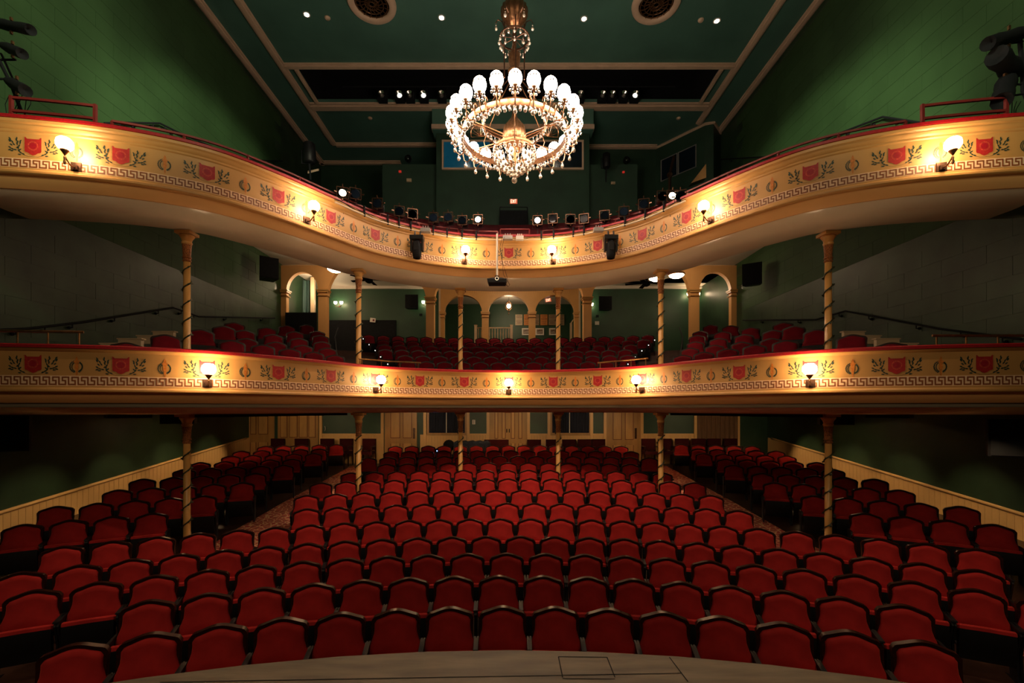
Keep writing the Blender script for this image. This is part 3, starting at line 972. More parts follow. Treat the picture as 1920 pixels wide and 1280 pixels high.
    for i in range(-9, 10):
        s0 = shield_s(i)
        g = blob(s0 - (.012 if i <= 0 else -.012), [(u * 1.06, sh0 - .008 + z * H * 1.03) for u, z in OUT], .003, 'gold', 'painted_shadow')
        shd = blob(s0, [(u, sh0 + z * H) for u, z in OUT], .005, 'shield', 'painted_shield')
        q = MB(); ring(q, s0, 0, sh0 + .52 * H, .052, .068, .0062)
        q.build('shield_ring', 'shieldring', shd)
        q = MB(); ring(q, s0, 0, sh0 + .52 * H, .0, .042, .0062, 10)
        q.build('shield_centre', 'shielddot', shd)
        for sg in (-1, 1):
            q = MB()
            for (u, z, a) in SPR:
                ang = math.radians(a)
                if sg < 0: ang = PI - ang
                leaf(q, s0, sg * (u - .0), sh0 + z + .005, ang)
            # stem
            st_ = [(.0, -.02), (.06, -.018), (.115, .0), (.155, .03), (.18, .075), (.2, .15)]
            for (a, c), (e, h) in zip(st_[:-1], st_[1:]):
                q.add([pp(s0 + sg * a, .004, sh0 + c - .0015 + zb0), pp(s0 + sg * e, .004, sh0 + h - .0015 + zb0), pp(s0 + sg * e, .004, sh0 + h + .0015 + zb0), pp(s0 + sg * a, .004, sh0 + c + .0015 + zb0)], [(0, 1, 2, 3)])
            tag(q.build('laurel_sprig', 'leafpaint', b), kind='stuff')
        if i < 9:
            sm = shield_s(i + .5)
            for sg in (-1, 1):
                q = MB()
                for k in range(9):
                    a = math.radians(-75 + k * 16)
                    u = .075 * math.cos(a) * sg; z = sh0 + .10 + .075 * math.sin(a)
                    ang = a + PI / 2 if sg > 0 else PI / 2 - a
                    leaf(q, sm, u, z, ang + .5, .034, .0085)
                    leaf(q, sm, u * .86, z, ang - .5, .028, .007)
                tag(q.build('wreath_branch', 'leafpaint', b), kind='stuff')
            tp = [(-.007, -.03), (.007, -.03), (.012, .05), (.026, .09), (.018, .14), (.040, .175), (.016, .19), (.018, .215), (0, .255), (-.018, .215), (-.016, .19), (-.040, .175), (-.018, .14), (-.026, .09), (-.012, .05)]
            blob(sm, [(u, sh0 + z) for u, z in tp], .005, 'torch', 'painted_torch')
    return b
ZL, ZU = 0.336, 3.46
bl = balcony(ZL, False, 'balcony', 'lower curved balcony front with painted shields, standing on the lowest columns')
bu = balcony(ZU, True, 'balcony', 'upper curved balcony front with painted shields, carrying the stage lights')

# ================================================================ COLUMNS
def column(px, d, zlo, zhi, label, full_cap=True):
    x = (px - AX) * d / F
    H = zhi - zlo
    c = thing('column', label, 'column', (x, d, zlo), 0, None)
    q = MB()
    q.lathe([(.085, 0), (.085, .05), (.07, .07), (.06, .12), (.057, .2), (.054, H - .50)], n=16)
    q.build('shaft', 'col', c, smooth=True)
    q = MB()
    q.lathe([(.056, H - .52), (.068, H - .51), (.068, H - .49), (.058, H - .48), (.06, H - .46), (.075, H - .45), (.06, H - .42), (.064, H - .33), (.075, H - .22)], n=16)
    smooth_by_angle(q.build('gilt_necking', 'gilt', c), 30)
    q = MB()
    q.lathe([(.070, H - .22), (.082, H - .20), (.082, H - .18), (.072, H - .165), (.085, H - .12), (.115, H - .08), (.115, H - .06), (.10, H - .05)], n=20)
    q.box((0, 0, H - .025), (.26, .26, .05))
    smooth_by_angle(q.build('capital', 'col', c), 30)
    # vine wound around
    q = MB()
    pts = []
    turns = (H - .55) / .30
    N = int(turns * 12)
    for i in range(N):
        t = i / 12
        a = 2 * PI * t
        pts.append((math.cos(a) * .062, math.sin(a) * .062, .08 + t * .30))
    q.tube(pts, .013, 4)
    for i in range(0, N, 2):
        p = Vector(pts[i]); a = 2 * PI * i / 12
        r = Vector((math.cos(a), math.sin(a), 0)); t = Vector((-math.sin(a), math.cos(a), .35))
        up = Vector((0, 0, 1)) * (1 if i % 4 else -1)
        o_ = p + r * .008
        q.add([o_, o_ + t * .02 + up * .030, o_ + t * .06 + up * .020 + r * .012, o_ + t * .03 - up * .008], [(0, 1, 2, 3)])
    q.build('vine', 'vine', c)
    return c
COLS = [(350.5, 7.95), (672.5, 10.1), (863.5, 11.72), (1046.5, 11.72), (1239, 10.15), (1553, 7.98)]
posn = ['leftmost', 'second from left', 'third from left', 'third from right', 'second from right', 'rightmost']
for i, (px, d) in enumerate(COLS):
    x = (px - AX) * d / F
    column(px, d, floor_z(x, d), EYE - .092, 'slender golden vine-wound column under the lower balcony, %s of six' % posn[i])
    column(px, d, EYE + .02, EYE + 3.09, 'slender golden vine-wound column under the upper balcony, %s of six' % posn[i])

# ================================================================ SCONCES
def make_sconce(upper):
    t = thing('wall_sconce', 'x', 'sconce', (0, 0, 0))
    # local: -y points out to the stage; origin on the band
    q = MB(); q.box((0, -.012, 0), (.13, .024, .13)); q.box((0, -.03, -.02), (.07, .03, .06)); q.build('backplate', 'dkbronze', t)
    q = MB(); q.tube([(0, -.03, -.02), (0, -.12, -.035), (0, -.2, .01), (0, -.235, .05)], .011, 6); q.lathe([(.0001, -.10), (.012, -.09), (.02, -.06), (.012, -.04), (.016, 0), (.008, .03)], (0, -.235, .02), 8)
    q.build('arm', 'bronze', t, smooth=True)
    q = MB(); q.lathe([(.012, 0), (.02, .015), (.05, .06), (.055, .075)], (0, -.235, .055), 12); q.build('shade_holder', 'bronze', t, smooth=True)
    q = MB(); q.lathe([(.045, 0), (.075, .02), (.098, .06), (.10, .09), (.09, .135), (.065, .165), (.055, .17)], (0, -.235, .125), 16)
    q.build('glass_globe', 'globe', t, smooth=True)
    q = MB(); q.lathe([(.0795, .148), (.0735, .156)], (0, -.235, .1265), 16); q.build('etched_band', 'grey', t)
    return t
sc0 = None
SCU = [(-7.5, 'upper balcony front, far left'), (-4.5, 'upper balcony front, second from left'), (-1, 'upper balcony front, just left of the projector pole'), (1, 'upper balcony front, just right of the middle shield'), (4.5, 'upper balcony front, second from right'), (7.5, 'upper balcony front, far right')]
SCL = [(-6, 'lower balcony front, far left'), (-3, 'lower balcony front, second from left'), (0, 'lower balcony front, in the very middle'), (3, 'lower balcony front, second from right'), (6, 'lower balcony front, far right')]
for zz, lst in ((ZU, SCU), (ZL, SCL)):
    for k, wh in lst:
        s = shield_s(k)
        p, t_, n_ = path(s)
        rz = math.atan2(n_.y, n_.x) + PI / 2
        loc = (p.x, p.y, EYE + zz + .07)
        lb = 'lit opal globe sconce on the ' + wh
        if sc0 is None:
            sc0 = make_sconce(True); o = sc0; o.location = loc; o.rotation_euler = (0, 0, rz); o['label'] = lb
        else:
            o = copy_tree(sc0, loc, rz, lb)
        o['group'] = 'opal globe sconces along the balcony fronts'

# ================================================================ RAILS ON THE BALCONIES
g = thing('gallery_rail', 'low red painted metal rail following the upper balcony front', 'rail')
for (a, b_) in ((-7.15, -.25), (.75, 7.15)):
    q = MB(); ss = srange(shield_s(a), shield_s(b_), .2)
    q.tube([pp(s, -.12, ZU + .74 + .14) for s in ss], .022, 4); q.build('top_rail', 'redpaint', g)
    q = MB()
    ps = [a + (b_ - a) * i / 8 for i in range(9)]
    for k in ps:
        s = shield_s(k); q.tube([pp(s, -.12, ZU + .72), pp(s, -.12, ZU + .88)], .022, 4)
    tag(q.build('rail_post', 'redpaint', g), kind='stuff')
for sg, w in ((-1, 'left'), (1, 'right')):
    g = thing('box_rail', 'two-bar red metal guard rail at the far %s end of the upper balcony' % w, 'rail')
    s0, s1 = shield_s(sg * 7.35), shield_s(sg * 8.35)
    for h, nm in ((.46, 'top_bar'), (.27, 'lower_bar')):
        q = MB(); q.tube([pp(s, -.12, ZU + .7 + h - .09) for s in srange(s0, s1, .2)], .024, 4); q.build(nm, 'redpaint', g)
    for s in (s0, s1):
        q = MB(); q.tube([pp(s, -.12, ZU + .72), pp(s, -.12, ZU + 1.095)], .028, 4); q.build('post', 'redpaint', g)
g = thing('vomitory_rail', 'small orange-red tubular guard rail at the middle of the upper balcony', 'rail')
q = MB()
zz = [EYE + (HZ - y) * 11.1 / F for y in (448, 427, 437)]
xs = [(x - AX) * 11.1 / F for x in (938, 993)]
for z in zz[1:]:
    q = MB(); q.tube([(xs[0], 11.2, z), (xs[1], 11.2, z)], .018, 5); q.build('bar', 'redpaint', g)
for x in xs:
    q = MB(); q.tube([(x, 11.2, zz[0]), (x, 11.2, zz[1])], .018, 5); q.build('post', 'redpaint', g)
# mezzanine brass rails
def brassrail(pxs, n, label, col='brass', d=None):
    g = thing('guard_rail', label, 'rail')
    P = [W(px, py, dd) for px, py, dd in pxs]
    q = MB(); q.tube(P, .02, 6); q.build('top_bar', col, g)
    for i in range(n):
        t = (i + .15) / (n - .7) * (len(P) - 1); k = min(int(t), len(P) - 2)
        p = P[k].lerp(P[k + 1], t - k)
        q = MB(); q.tube([p, (p.x, p.y, EYE + .88)], .012, 5); q.build('post', col, g)
brassrail([(673, 672.5, 10.0), (732, 677.5, 10.6), (789, 680, 11.0)], 4, 'short brass guard rail on the lower balcony left of the centre seats')
brassrail([(1121, 680, 11.0), (1170, 676, 10.6), (1215, 671.5, 10.1)], 4, 'short brass guard rail on the lower balcony right of the centre seats')
brassrail([(-30, 619, 6.45), (60, 621, 6.6), (157, 622.5, 6.85)], 4, 'dark topped guard rail with brass posts at the left end of the lower balcony')
brassrail([(1748, 629, 6.95), (1840, 629, 6.8), (1945, 629, 6.6)], 4, 'dark topped guard rail with brass posts at the right end of the lower balcony')
# wall handrails
def handrail(pts, label, up=False):
    g = thing('wall_handrail', label, 'handrail')
    q = MB(); q.tube(pts, .025, 6); q.build('bar', 'blackm', g)
    sg = -1 if pts[0][0] < 0 else 1
    for i in range(len(pts) - 1):
        for t in (.3, .8):
            p = Vector(pts[i]).lerp(Vector(pts[i + 1]), t)
            q = MB(); q.tube([p, (p.x, p.y, p.z - .09), (sg * 9.29, p.y, p.z - .09)], .014, 5)
            q.ball((sg * 9.27, p.y, p.z - .09), .035, 6, 4); q.build('bracket', 'blackm', g)
def onwall(px, py, off=.1):
    sg = -1 if px < AX else 1
    d = (XW - off) * F / abs(px - AX)
    return W(px, py, d)
handrail([onwall(*p) for p in ((-60, 621), (50, 616), (155, 604), (325, 576.5), (372, 593), (515, 596))], 'black handrail on the left wall rising beside the lower balcony seats')
handrail([onwall(*p) for p in ((1393, 600), (1530, 599), (1585, 583), (1760, 616), (1915, 636))], 'black handrail on the right wall rising beside the lower balcony seats')
handrail([onwall(*p) for p in ((196, 231), (232, 230), (300, 231), (330, 246), (452, 299), (530, 302))], 'dark handrail on the left wall above the upper balcony')
handrail([onwall(*p) for p in ((1330, 300), (1500, 290), (1560, 255), (1655, 219), (1740, 232))], 'dark handrail on the right wall above the upper balcony')
# stepped cream kerbs by the side walls of the lower balcony
for sg, w in ((-1, 'left'), (1, 'right')):
    for i, (px, py, wd) in enumerate(((181, 643.5, .5), (219, 637, .5), (251, 628.5, .5), (285, 623, .45), (313, 615.5, .6))):
        d = 6.95 * F / (AX - px)
        z = EYE + (HZ - py) * d / F - .06
        q = MB(); q.bb(sg * 6.78, sg * 7.2, d - .05, d + .02, z - .17, z - .02); q.bb(sg * 6.76, sg * 7.22, d - .06, d + .05, z - .02, z)
        tag(q.build('tier_kerb', 'cream'), 'cream riser board in the %s side steps of the lower balcony, %s step up' % (w, ORD[i + 1]), 'riser', 'cream riser boards by the %s wall' % w)
# ================================================================ SEATS
def rec(z): return (z - .45) * .16      # recline of the back
HWF = [(.44, .245), (.50, .240), (.56, .234), (.63, .230), (.70, .231), (.75, .235), (.775, .236)]
HWC = [(.455, .256), (.52, .254), (.565, .240), (.61, .222), (.66, .207), (.71, .203), (.752, .205)]
def back_outline(hw, shoulder, crest, zmid, n=20):
    L = [(-w, z) for z, w in hw]
    w0 = hw[-1][1]
    top = []
    for i in range(n + 1):
        x = -w0 + 2 * w0 * i / n
        u = x / w0
        e = max(0, abs(u) - .80) / .20
        top.append((x, shoulder + crest * (0.5 + 0.5 * math.cos(PI * min(1, abs(u) * 1.04))) ** .85 - .022 * e * e))
    R_ = [(w, z) for z, w in reversed(hw)]
    return L + top[1:-1] + R_
OUTF = back_outline(HWF, .812, .052, 0)
OUTC = back_outline(HWC, .787, .049, 0)
def seat_frame(q):
    q.prism([(x, rec(z) + .035, z) for x, z in OUTF], (0, .035, 0))
    # raised front rim along crest and sides
    A = OUTF; B = OUTC
    n = min(len(A), len(B))
    v = [(x, rec(z) + .012, z) for x, z in A] + [(x, rec(z) + .016, z) for x, z in B] + [(x, rec(z) + .036, z) for x, z in A]
    f = [(i, i + 1, n + i + 1, n + i) for i in range(n - 1)] + [(2 * n + i, 2 * n + i + 1, i + 1, i) for i in range(n - 1)]
    q.add(v, f)
def back_cush(q):
    c = (0, .62)
    rings = []
    for k, (s_, dy) in enumerate(((1.0, .030), (.985, .010), (.93, -.008), (.75, -.022), (.4, -.030))):
        rings.append([((x - c[0]) * s_ + c[0], rec(z) + dy, (z - c[1]) * s_ + c[1]) for x, z in OUTC])
    n = len(OUTC)
    v = [p for r in rings for p in r] + [(0, rec(.62) - .032, .62)]
    f = []
    for k in range(len(rings) - 1):
        for i in range(n):
            j = (i + 1) % n
            f.append((k * n + i, k * n + j, (k + 1) * n + j, (k + 1) * n + i))
    k = len(rings) - 1
    for i in range(n):
        f.append((k * n + i, k * n + (i + 1) % n, len(rings) * n))
    q.add(v, f)
def seat_cush(q):
    # tipped-up seat: only its rounded front edge shows above the pan
    P = []
    for (y, z) in ((-.005, .445), (-.13, .465), (-.165, .505), (-.155, .535), (-.12, .542), (-.02, .497)):
        P.append((y, z))
    n = len(P)
    v = []
    for x, s_ in ((-.232, .8), (-.218, 1), (0, 1.0), (.218, 1), (.232, .8)):
        for y, z in P:
            v.append((x, -.08 + (y + .08) * s_, .495 + (z - .495) * s_ + (.004 if x == 0 else 0)))
    f = [(a * n + i, a * n + (i + 1) % n, (a + 1) * n + (i + 1) % n, (a + 1) * n + i) for a in range(4) for i in range(n)]
    f += [tuple(range(n))[::-1], tuple(4 * n + i for i in range(n))]
    q.add(v, f)
def seat_pan(q):
    P = [(-.168, .505), (-.178, .43), (-.165, .25), (-.12, .17), (-.09, .17), (-.10, .40), (-.05, .42)]
    n = len(P)
    v = [(x, y, z) for x in (-.222, .222) for y, z in P]
    q.add(v, [(i, (i + 1) % n, n + (i + 1) % n, n + i) for i in range(n)] + [tuple(range(n))[::-1], tuple(n + i for i in range(n))])
def standard(q, sx):
    x = sx * .25
    P = [(-.20, 0), (-.13, .03), (-.10, .30), (-.17, .52), (-.15, .56), (.10, .57), (.13, .50), (.06, .36), (.04, .03), (.14, 0)]
    q.prism([(x - .009, y, z) for y, z in P], (.018, 0, 0))
def armrest(q, sx):
    x = sx * .25
    q.hexa([Vector(p) for p in ((x - .018, -.17, .555), (x + .018, -.17, .555), (x + .012, .06, .565), (x - .012, .06, .565), (x - .016, -.165, .572), (x + .016, -.165, .572), (x + .010, .06, .58), (x - .010, .06, .58))])
def prep(o, sm=True):
    fixnormals(o)
    if sm: smooth_by_angle(o, 42)
    return o
def make_seat(vel, detail):
    t = thing('theatre_seat', 'x', 'seat')
    if detail:
        q = MB(); seat_frame(q); prep(q.build('back_frame', 'dkwood', t))
        q = MB(); back_cush(q); prep(q.build('backrest_cushion', vel, t))
        q = MB(); seat_cush(q); prep(q.build('seat_cushion', vel, t))
        q = MB(); seat_pan(q); prep(q.build('seat_pan', 'black', t))
        for sx in (-1, 1):
            q = MB(); standard(q, sx); prep(q.build('side_standard', 'black', t), False)
            q = MB(); armrest(q, sx); prep(q.build('armrest', 'black', t), False)
    else:
        q = MB(); seat_frame(q); prep(q.build('back_frame', 'dkwood', t))
        q = MB(); back_cush(q); prep(q.build('backrest_cushion', vel, t))
        q = MB(); seat_cush(q); prep(q.build('seat_cushion', vel, t))
        q = MB(); seat_pan(q); standard(q, -1); standard(q, 1); armrest(q, -1); armrest(q, 1); prep(q.build('seat_base', 'black', t))
    return t
SEATS = []    # x, y, z, rz, label, group, velvet
def face(x, y, tx, ty):
    return math.atan2(ty - y, tx - x) + PI / 2
def visible(x, y, z, m=60):
    if y < .5: return False
    px = AX + x * F / y; py = HZ - (z + .7 - EYE) * F / y
    return -m < px < 1920 + m and py < 1280 + 90
rowd = [4.45 + .84 * k for k in range(10)] + [13.0, 14.0, 15.0]
ph = [-.06, -.12, -.03, .18, -.147, -.035, -.27, -.02, -.05, -.01, -.26, -.45, -.02]
pit = [.522, .523, .532, .528, .524, .523, .54, .512, .533, .53, .525, .52, .525]
for k in range(13):
    R = rowd[k] + 5
    pts = []
    n = 20
    for i in range(-n, n + 1):
        th_ = (ph[k] + i * pit[k]) / R
        x = R * math.sin(th_); y = R * math.cos(th_) - 5
        a = abs(math.degrees(th_))
        if k < 2:
            if a > 23.2: continue
        elif k < 5:
            if a > 30.2: continue
        elif abs(x) > (4.12 if k < 9 else 3.6 if k == 9 else 3.95): continue
        # leave room for the iron columns
        if any(math.hypot(x - (px - AX) * d / F, y - .05 - d) < .20 for px, d in COLS): continue
        pts.append((x, y))
    for j, (x, y) in enumerate(pts):
        z = floor_z(x, y)
        if not visible(x, y, z): continue
        m = len(pts)
        if j < m / 2: w = '%s from the left end' % ORD[j + 1] if j else 'at the left end'
        else: w = '%s from the right end' % ORD[m - j] if m - j > 1 else 'at the right end'
        SEATS.append((x, y, z, face(x, y, 0, -5), 'red velvet seat %s of the %s centre row from the stage' % (w, ORD[k + 1]), 'centre seats, %s row' % ORD[k + 1], 'velvet'))
for sg, w in ((-1, 'left'), (1, 'right')):
    for k in range(9):
        R = 14.1 + .84 * k
        pts = []
        x0 = -5.62 if k < 1 else -5.72
        th0 = math.asin(x0 / R)
        for i in range(9):
            t_ = th0 - i * .527 / R - (.0 if k % 2 == 0 else .2 / R)
            x = R * math.sin(t_); y = R * math.cos(t_) - 5
            if x < -7.95 or y > 15.6: continue
            if any(math.hypot(abs(x) - abs((px - AX) * d / F), y - d) < .28 for px, d in COLS): continue
            pts.append((sg * -x if False else -sg * x, y))
        for j, (x, y) in enumerate(pts):
            z = floor_z(x, y) - .03
            if not visible(x, y, z, 30): continue
            SEATS.append((x, y, z + .0, face(x, y, 0, -5), 'red seat %s in the %s row of the %s block under the balcony' % ('beside the aisle' if j == 0 else ORD[j + 1] + ' from aisle', ORD[k + 1], w), '%s side seats below the balcony' % w, 'velvet'))
# lower balcony, centre block
md = [12.4, 13.3, 14.2, 15.1, 16.0, 16.9, 17.75]
mz = [1.12, 1.385, 1.65, 1.93, 2.21, 2.5, 2.79]
mp = [(950.4, .525), (951, .52), (952, .525), (948, .52), (952, .53), (949, .525), (953, .53)]
for k in range(7):
    R = md[k]; x0 = (mp[k][0] - AX) * R / F
    pts = []
    lim = 2.75 + .43 * k
    for i in range(-14, 15):
        t_ = (x0 + i * mp[k][1] + (.26 if k % 2 else 0)) / R
        x = R * math.sin(t_); y = R * math.cos(t_)
        if abs(x) > lim: continue
        if math.hypot(abs(x) - 3.13, y - 18.15) < .4: continue
        pts.append((x, y))
    m = len(pts)
    for j, (x, y) in enumerate(pts):
        if j < m / 2: w = '%s from the left end' % ORD[j + 1] if j else 'at the left end'
        else: w = '%s from the right end' % ORD[m - j] if m - j > 1 else 'at the right end'
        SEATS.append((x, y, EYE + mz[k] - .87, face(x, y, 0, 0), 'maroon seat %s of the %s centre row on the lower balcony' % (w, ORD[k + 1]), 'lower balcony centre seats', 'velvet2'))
# lower balcony, side blocks: rows run beside the curved front
SR = [((-4.1, 10.6), (-5.3, 8.14), 5, 1.12, (-6.35, 7.56)), ((-4.4, 11.5), (-5.5, 9.03), 5, 1.385, (-6.3, 8.35)), ((-4.85, 12.15), (-6.06, 10.5), 4, 1.65, (-6.3, 9.3)),
      ((-5.3, 12.9), (-6.4, 11.0), 4, 1.93, (-6.56, 10.45)), ((-5.6, 13.5), (-6.5, 12.2), 3, 2.21, (-6.95, 11.5)), ((-6.1, 14.46), (-6.6, 13.5), 2, 2.5, None), ((-6.67, 15.0), (-6.67, 15.0), 1, 2.8, None)]
for sg, w in ((-1, 'left'), (1, 'right')):
    tiers = tag(thing('floor_side_tier', None, None), kind='structure')
    for k, (a, b_, n, z, ex) in enumerate(SR):
        pts = [(a[0] + (b_[0] - a[0]) * i / max(n - 1, 1), a[1] + (b_[1] - a[1]) * i / max(n - 1, 1)) for i in range(n)] if n == 5 or n == 1 else [(a[0] + (b_[0] - a[0]) * i / (n - 1), a[1] + (b_[1] - a[1]) * i / (n - 1)) for i in range(n)]
        if ex: pts.append(ex)
        for j, (x, y) in enumerate(pts):
            X_ = -sg * x if sg > 0 else x
            zz = EYE + z - .87
            fx = math.atan2(1.5 - y, 0 - X_) + PI / 2
            if visible(X_, y, zz, 20):
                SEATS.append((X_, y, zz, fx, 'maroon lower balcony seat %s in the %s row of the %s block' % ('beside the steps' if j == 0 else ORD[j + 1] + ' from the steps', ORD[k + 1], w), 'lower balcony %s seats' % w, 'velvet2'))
            q = MB(); q.box((X_, y, zz - .2), (.56, .56, .4), fx); q.build('tier_board', 'blackm', tiers)
# the nearest 300 are single things, the others one joined crowd of seats
def dist(s): return math.hypot(s[0], s[1])
order = sorted(SEATS, key=dist)
NEAR = 300
protos = {}
for i, (x, y, z, rz, lb, gr, vel) in enumerate(order[:NEAR]):
    det = dist((x, y)) < 8.2
    key = (vel, det)
    if key not in protos:
        o = make_seat(vel, det); protos[key] = o
        o.location = (x, y, z); o.rotation_euler = (0, 0, rz); o['label'] = lb; o['group'] = gr
    else:
        copy_tree(protos[key], (x, y, z), rz, lb, gr)
rest = order[NEAR:]
def joined(items, name):
    V = []; Fc = []; mi = []
    src = []
    for vel in ('velvet', 'velvet2'):
        for fn, mt in ((seat_frame, 'dkwood'), (back_cush, vel), (seat_cush, vel), (seat_pan, 'black'), (lambda q: (standard(q, -1), standard(q, 1), armrest(q, -1), armrest(q, 1)), 'black')):
            q = MB(); fn(q); src.append((vel, mt, q))
    mats = ['dkwood', 'velvet', 'velvet2', 'black']
    for (x, y, z, rz, lb, gr, vel) in items:
        ca, sa = math.cos(rz), math.sin(rz)
        for v_, mt, q in src:
            if v_ != vel: continue
            o = len(V)
            V += [(x + p[0] * ca - p[1] * sa, y + p[0] * sa + p[1] * ca, z + p[2]) for p in q.v]
            Fc += [tuple(i + o for i in f) for f in q.f]
            mi += [mats.index(mt)] * len(q.f)
    me = bpy.data.meshes.new(name)
    me.from_pydata(V, [], Fc)
    for m_ in mats: me.materials.append(M[m_])
    me.polygons.foreach_set('material_index', mi)
    me.update()
    o = bpy.data.objects.new(name, me)
    C.objects.link(o)
    fixnormals(o); smooth_by_angle(o, 42)
    return o
if rest:
    o = joined(rest, 'theatre_seats')
    tag(o, 'remaining far rows of small maroon seats on the lower balcony and under it', 'seats', None, 'stuff')

# square backed armchairs along the back wall
def make_armchair():
    t = thing('armchair', 'x', 'chair')
    q = MB(); q.box((0, .20, .72), (.46, .05, .40)); q.build('backrest', 'velvet3', t)
    q = MB(); q.box((0, 0, .44), (.46, .44, .09)); q.build('seat', 'velvet3', t)
    for x in (-.23, .23):
        for y in (-.19, .22):
            q = MB(); q.box((x, y, .46 if y > 0 else .33), (.035, .035, .92 if y > 0 else .66)); q.build('leg', 'dkwood', t)
        q = MB(); q.box((x, 0, .66), (.045, .44, .03)); q.build('armrest', 'dkwood', t)
    return t
pr = None
ac = [('left', [515, 560, 609, 645, 688]), ('middle', [921, 941]), ('right', [1002, 1037, 1068, 1098, 1125, 1219, 1251, 1283, 1314, 1344, 1375])]
for w, L in ac:
    for i, px in enumerate(L):
        y = 15.85; x = (px - AX) * y / F
        lb = {'left': 'square-backed maroon armchair by the back wall, %s from the left wall' % ORD[i + 1],
              'middle': 'square-backed maroon armchair by the back wall in front of the double door, %s' % ('left one' if i == 0 else 'right one'),
              'right': 'square-backed maroon armchair by the back wall, %s from the right wall' % ORD[len(L) - i]}[w]
        z = floor_z(x, y)
        if pr is None:
            pr = make_armchair(); o = pr; o.location = (x, y, z); o['label'] = lb; o['group'] = 'armchairs along the back wall'
        else: copy_tree(pr, (x, y, z), random.uniform(-.08, .08), lb, 'armchairs along the back wall')
# covered mixing desk and round backed chair with blue lamp
x = (886 - AX) * 15.5 / F; z = floor_z(x, 15.5)
q = MB()
w = 32 * 15.5 / F * .66
NX, NY = 14, 6
v = []
for j in range(NY + 1):
    for i in range(NX + 1):
        u = -1 + 2 * i / NX; t = -1 + 2 * j / NY
        hh = .93 - .05 * t * 0 + .02 * math.sin(i * 2.1) + .015 * math.sin(j * 3)
        v.append((u * .60 + .01 * math.sin(j * 4), t * .28 + .01 * math.sin(i * 3), hh - (.03 if abs(u) == 1 or abs(t) == 1 else 0)))
q.add(v, [(j * (NX + 1) + i, j * (NX + 1) + i + 1, (j + 1) * (NX + 1) + i + 1, (j + 1) * (NX + 1) + i) for j in range(NY) for i in range(NX)])
rim = [k for k in range(NX + 1)] + [(j + 1) * (NX + 1) - 1 for j in range(1, NY + 1)] + [NY * (NX + 1) + i for i in range(NX - 1, -1, -1)] + [j * (NX + 1) for j in range(NY - 1, 0, -1)]
base = len(q.v)
for n_, k in enumerate(rim):
    p = v[k]; q.v.append((p[0] * (1.04 + .03 * math.sin(n_ * 1.7)), p[1] * (1.06 + .05 * math.sin(n_ * 1.3)), .05))
m = len(rim)
for i in range(m):
    q.f.append((rim[i], rim[(i + 1) % m], base + (i + 1) % m, base + i))
t = thing('covered_console', 'mixing console under a dark blue cloth cover behind the last centre row', 'console', (x, 15.35, z))
smooth_by_angle(fixnormals(q.build('cloth_cover', 'fabricblk', t)), 60)
q = MB(); q.box((0, 0, .45), (1.0, .46, .86)); q.build('console_body', 'blackm', t)
x = (841 - AX) * 15.4 / F
t = thing('swivel_chair', 'round backed black chair beside the covered console', 'chair', (x, 15.4, floor_z(x, 15.4)))
q = MB(); q.lathe([(.0001, -.04), (.16, -.035), (.20, 0), (.16, .035), (.0001, .04)], (0, .1, .78), 16, R=Matrix.Rotation(PI / 2, 3, 'X')); q.build('backrest', 'blackm', t, smooth=True)
q = MB(); q.lathe([(.0001, .40), (.22, .41), (.23, .46), (.0001, .48)], (0, -.05, 0), 14); q.build('seat', 'blackm', t, smooth=True)
q = MB(); q.tube([(0, -.05, .05), (0, -.05, .42)], .03, 6); q.tube([(0, .0, .44), (0, .13, .6), (0, .13, .75)], .02, 5); q.build('pedestal', 'blackm', t)
q = MB()
for k in range(5):
    a = 2 * PI * k / 5; q.tube([(0, -.05, .07), (.26 * math.cos(a), -.05 + .26 * math.sin(a), .03)], .02, 4)
q.build('base', 'blackm', t)
x = (831 - AX) * 15.3 / F
t = thing('equipment_box', 'small black equipment box with glowing blue lamps by the round backed chair', 'equipment', (x, 15.1, floor_z(x, 15.3)))
q = MB(); q.box((0, 0, .36), (.42, .3, .72)); q.build('case', 'blackm', t)
q = MB(); q.box((-.05, -.155, .66), (.10, .01, .045)); q.box((-.15, -.155, .655), (.03, .01, .03)); q.build('indicator_lamp', 'led', t)

# ================================================================ CHANDELIER
CX, CY = .11, 9.0
ch = thing('chandelier', 'great bronze crystal chandelier with a ring of lit frosted globes, hanging from the ceiling', 'chandelier', (CX, CY, EYE))
def ch_ring(r, z, hgt, th, name, mt='bronze', n=64, band=True):
    q = MB(); q.lathe([(r - th, z - hgt / 2), (r, z - hgt / 2), (r + .006, z), (r, z + hgt / 2), (r - th, z + hgt / 2), (r - th, z - hgt / 2)], n=n)
    q.f = [f for f in q.f if len(f) == 4]
    return smooth_by_angle(q.build(name, mt, ch), 30)
ch_ring(1.03, 5.40, .11, .02, 'main_ring')
ch_ring(.62, 5.72, .09, .02, 'upper_ring')
ch_ring(.42, 5.12, .07, .02, 'lower_ring')
ch_ring(.30, 7.35, .03, .02, 'crown_ring', 'dkbronze', 32)
q = MB(); q.lathe([(.01, 4.72), (.03, 4.8), (.05, 4.95), (.10, 5.08), (.20, 5.2), (.20, 5.26)], n=24); q.build('lower_cone', 'bronze', ch, smooth=True)
q = MB(); q.lathe([(.17, 5.24), (.205, 5.3), (.215, 5.45), (.19, 5.58), (.12, 5.68), (.05, 5.78), (.03, 5.95), (.025, 6.6)], n=32, flute=.10); smooth_by_angle(q.build('lower_vase', 'bronze', ch), 50)
q = MB(); q.lathe([(.03, 6.55), (.05, 6.62), (.12, 6.68), (.12, 6.71), (.07, 6.76), (.11, 6.92), (.11, 7.02), (.05, 7.10), (.025, 7.14), (.025, 7.5)], n=28, flute=.10); smooth_by_angle(q.build('middle_vase', 'bronze', ch), 50)
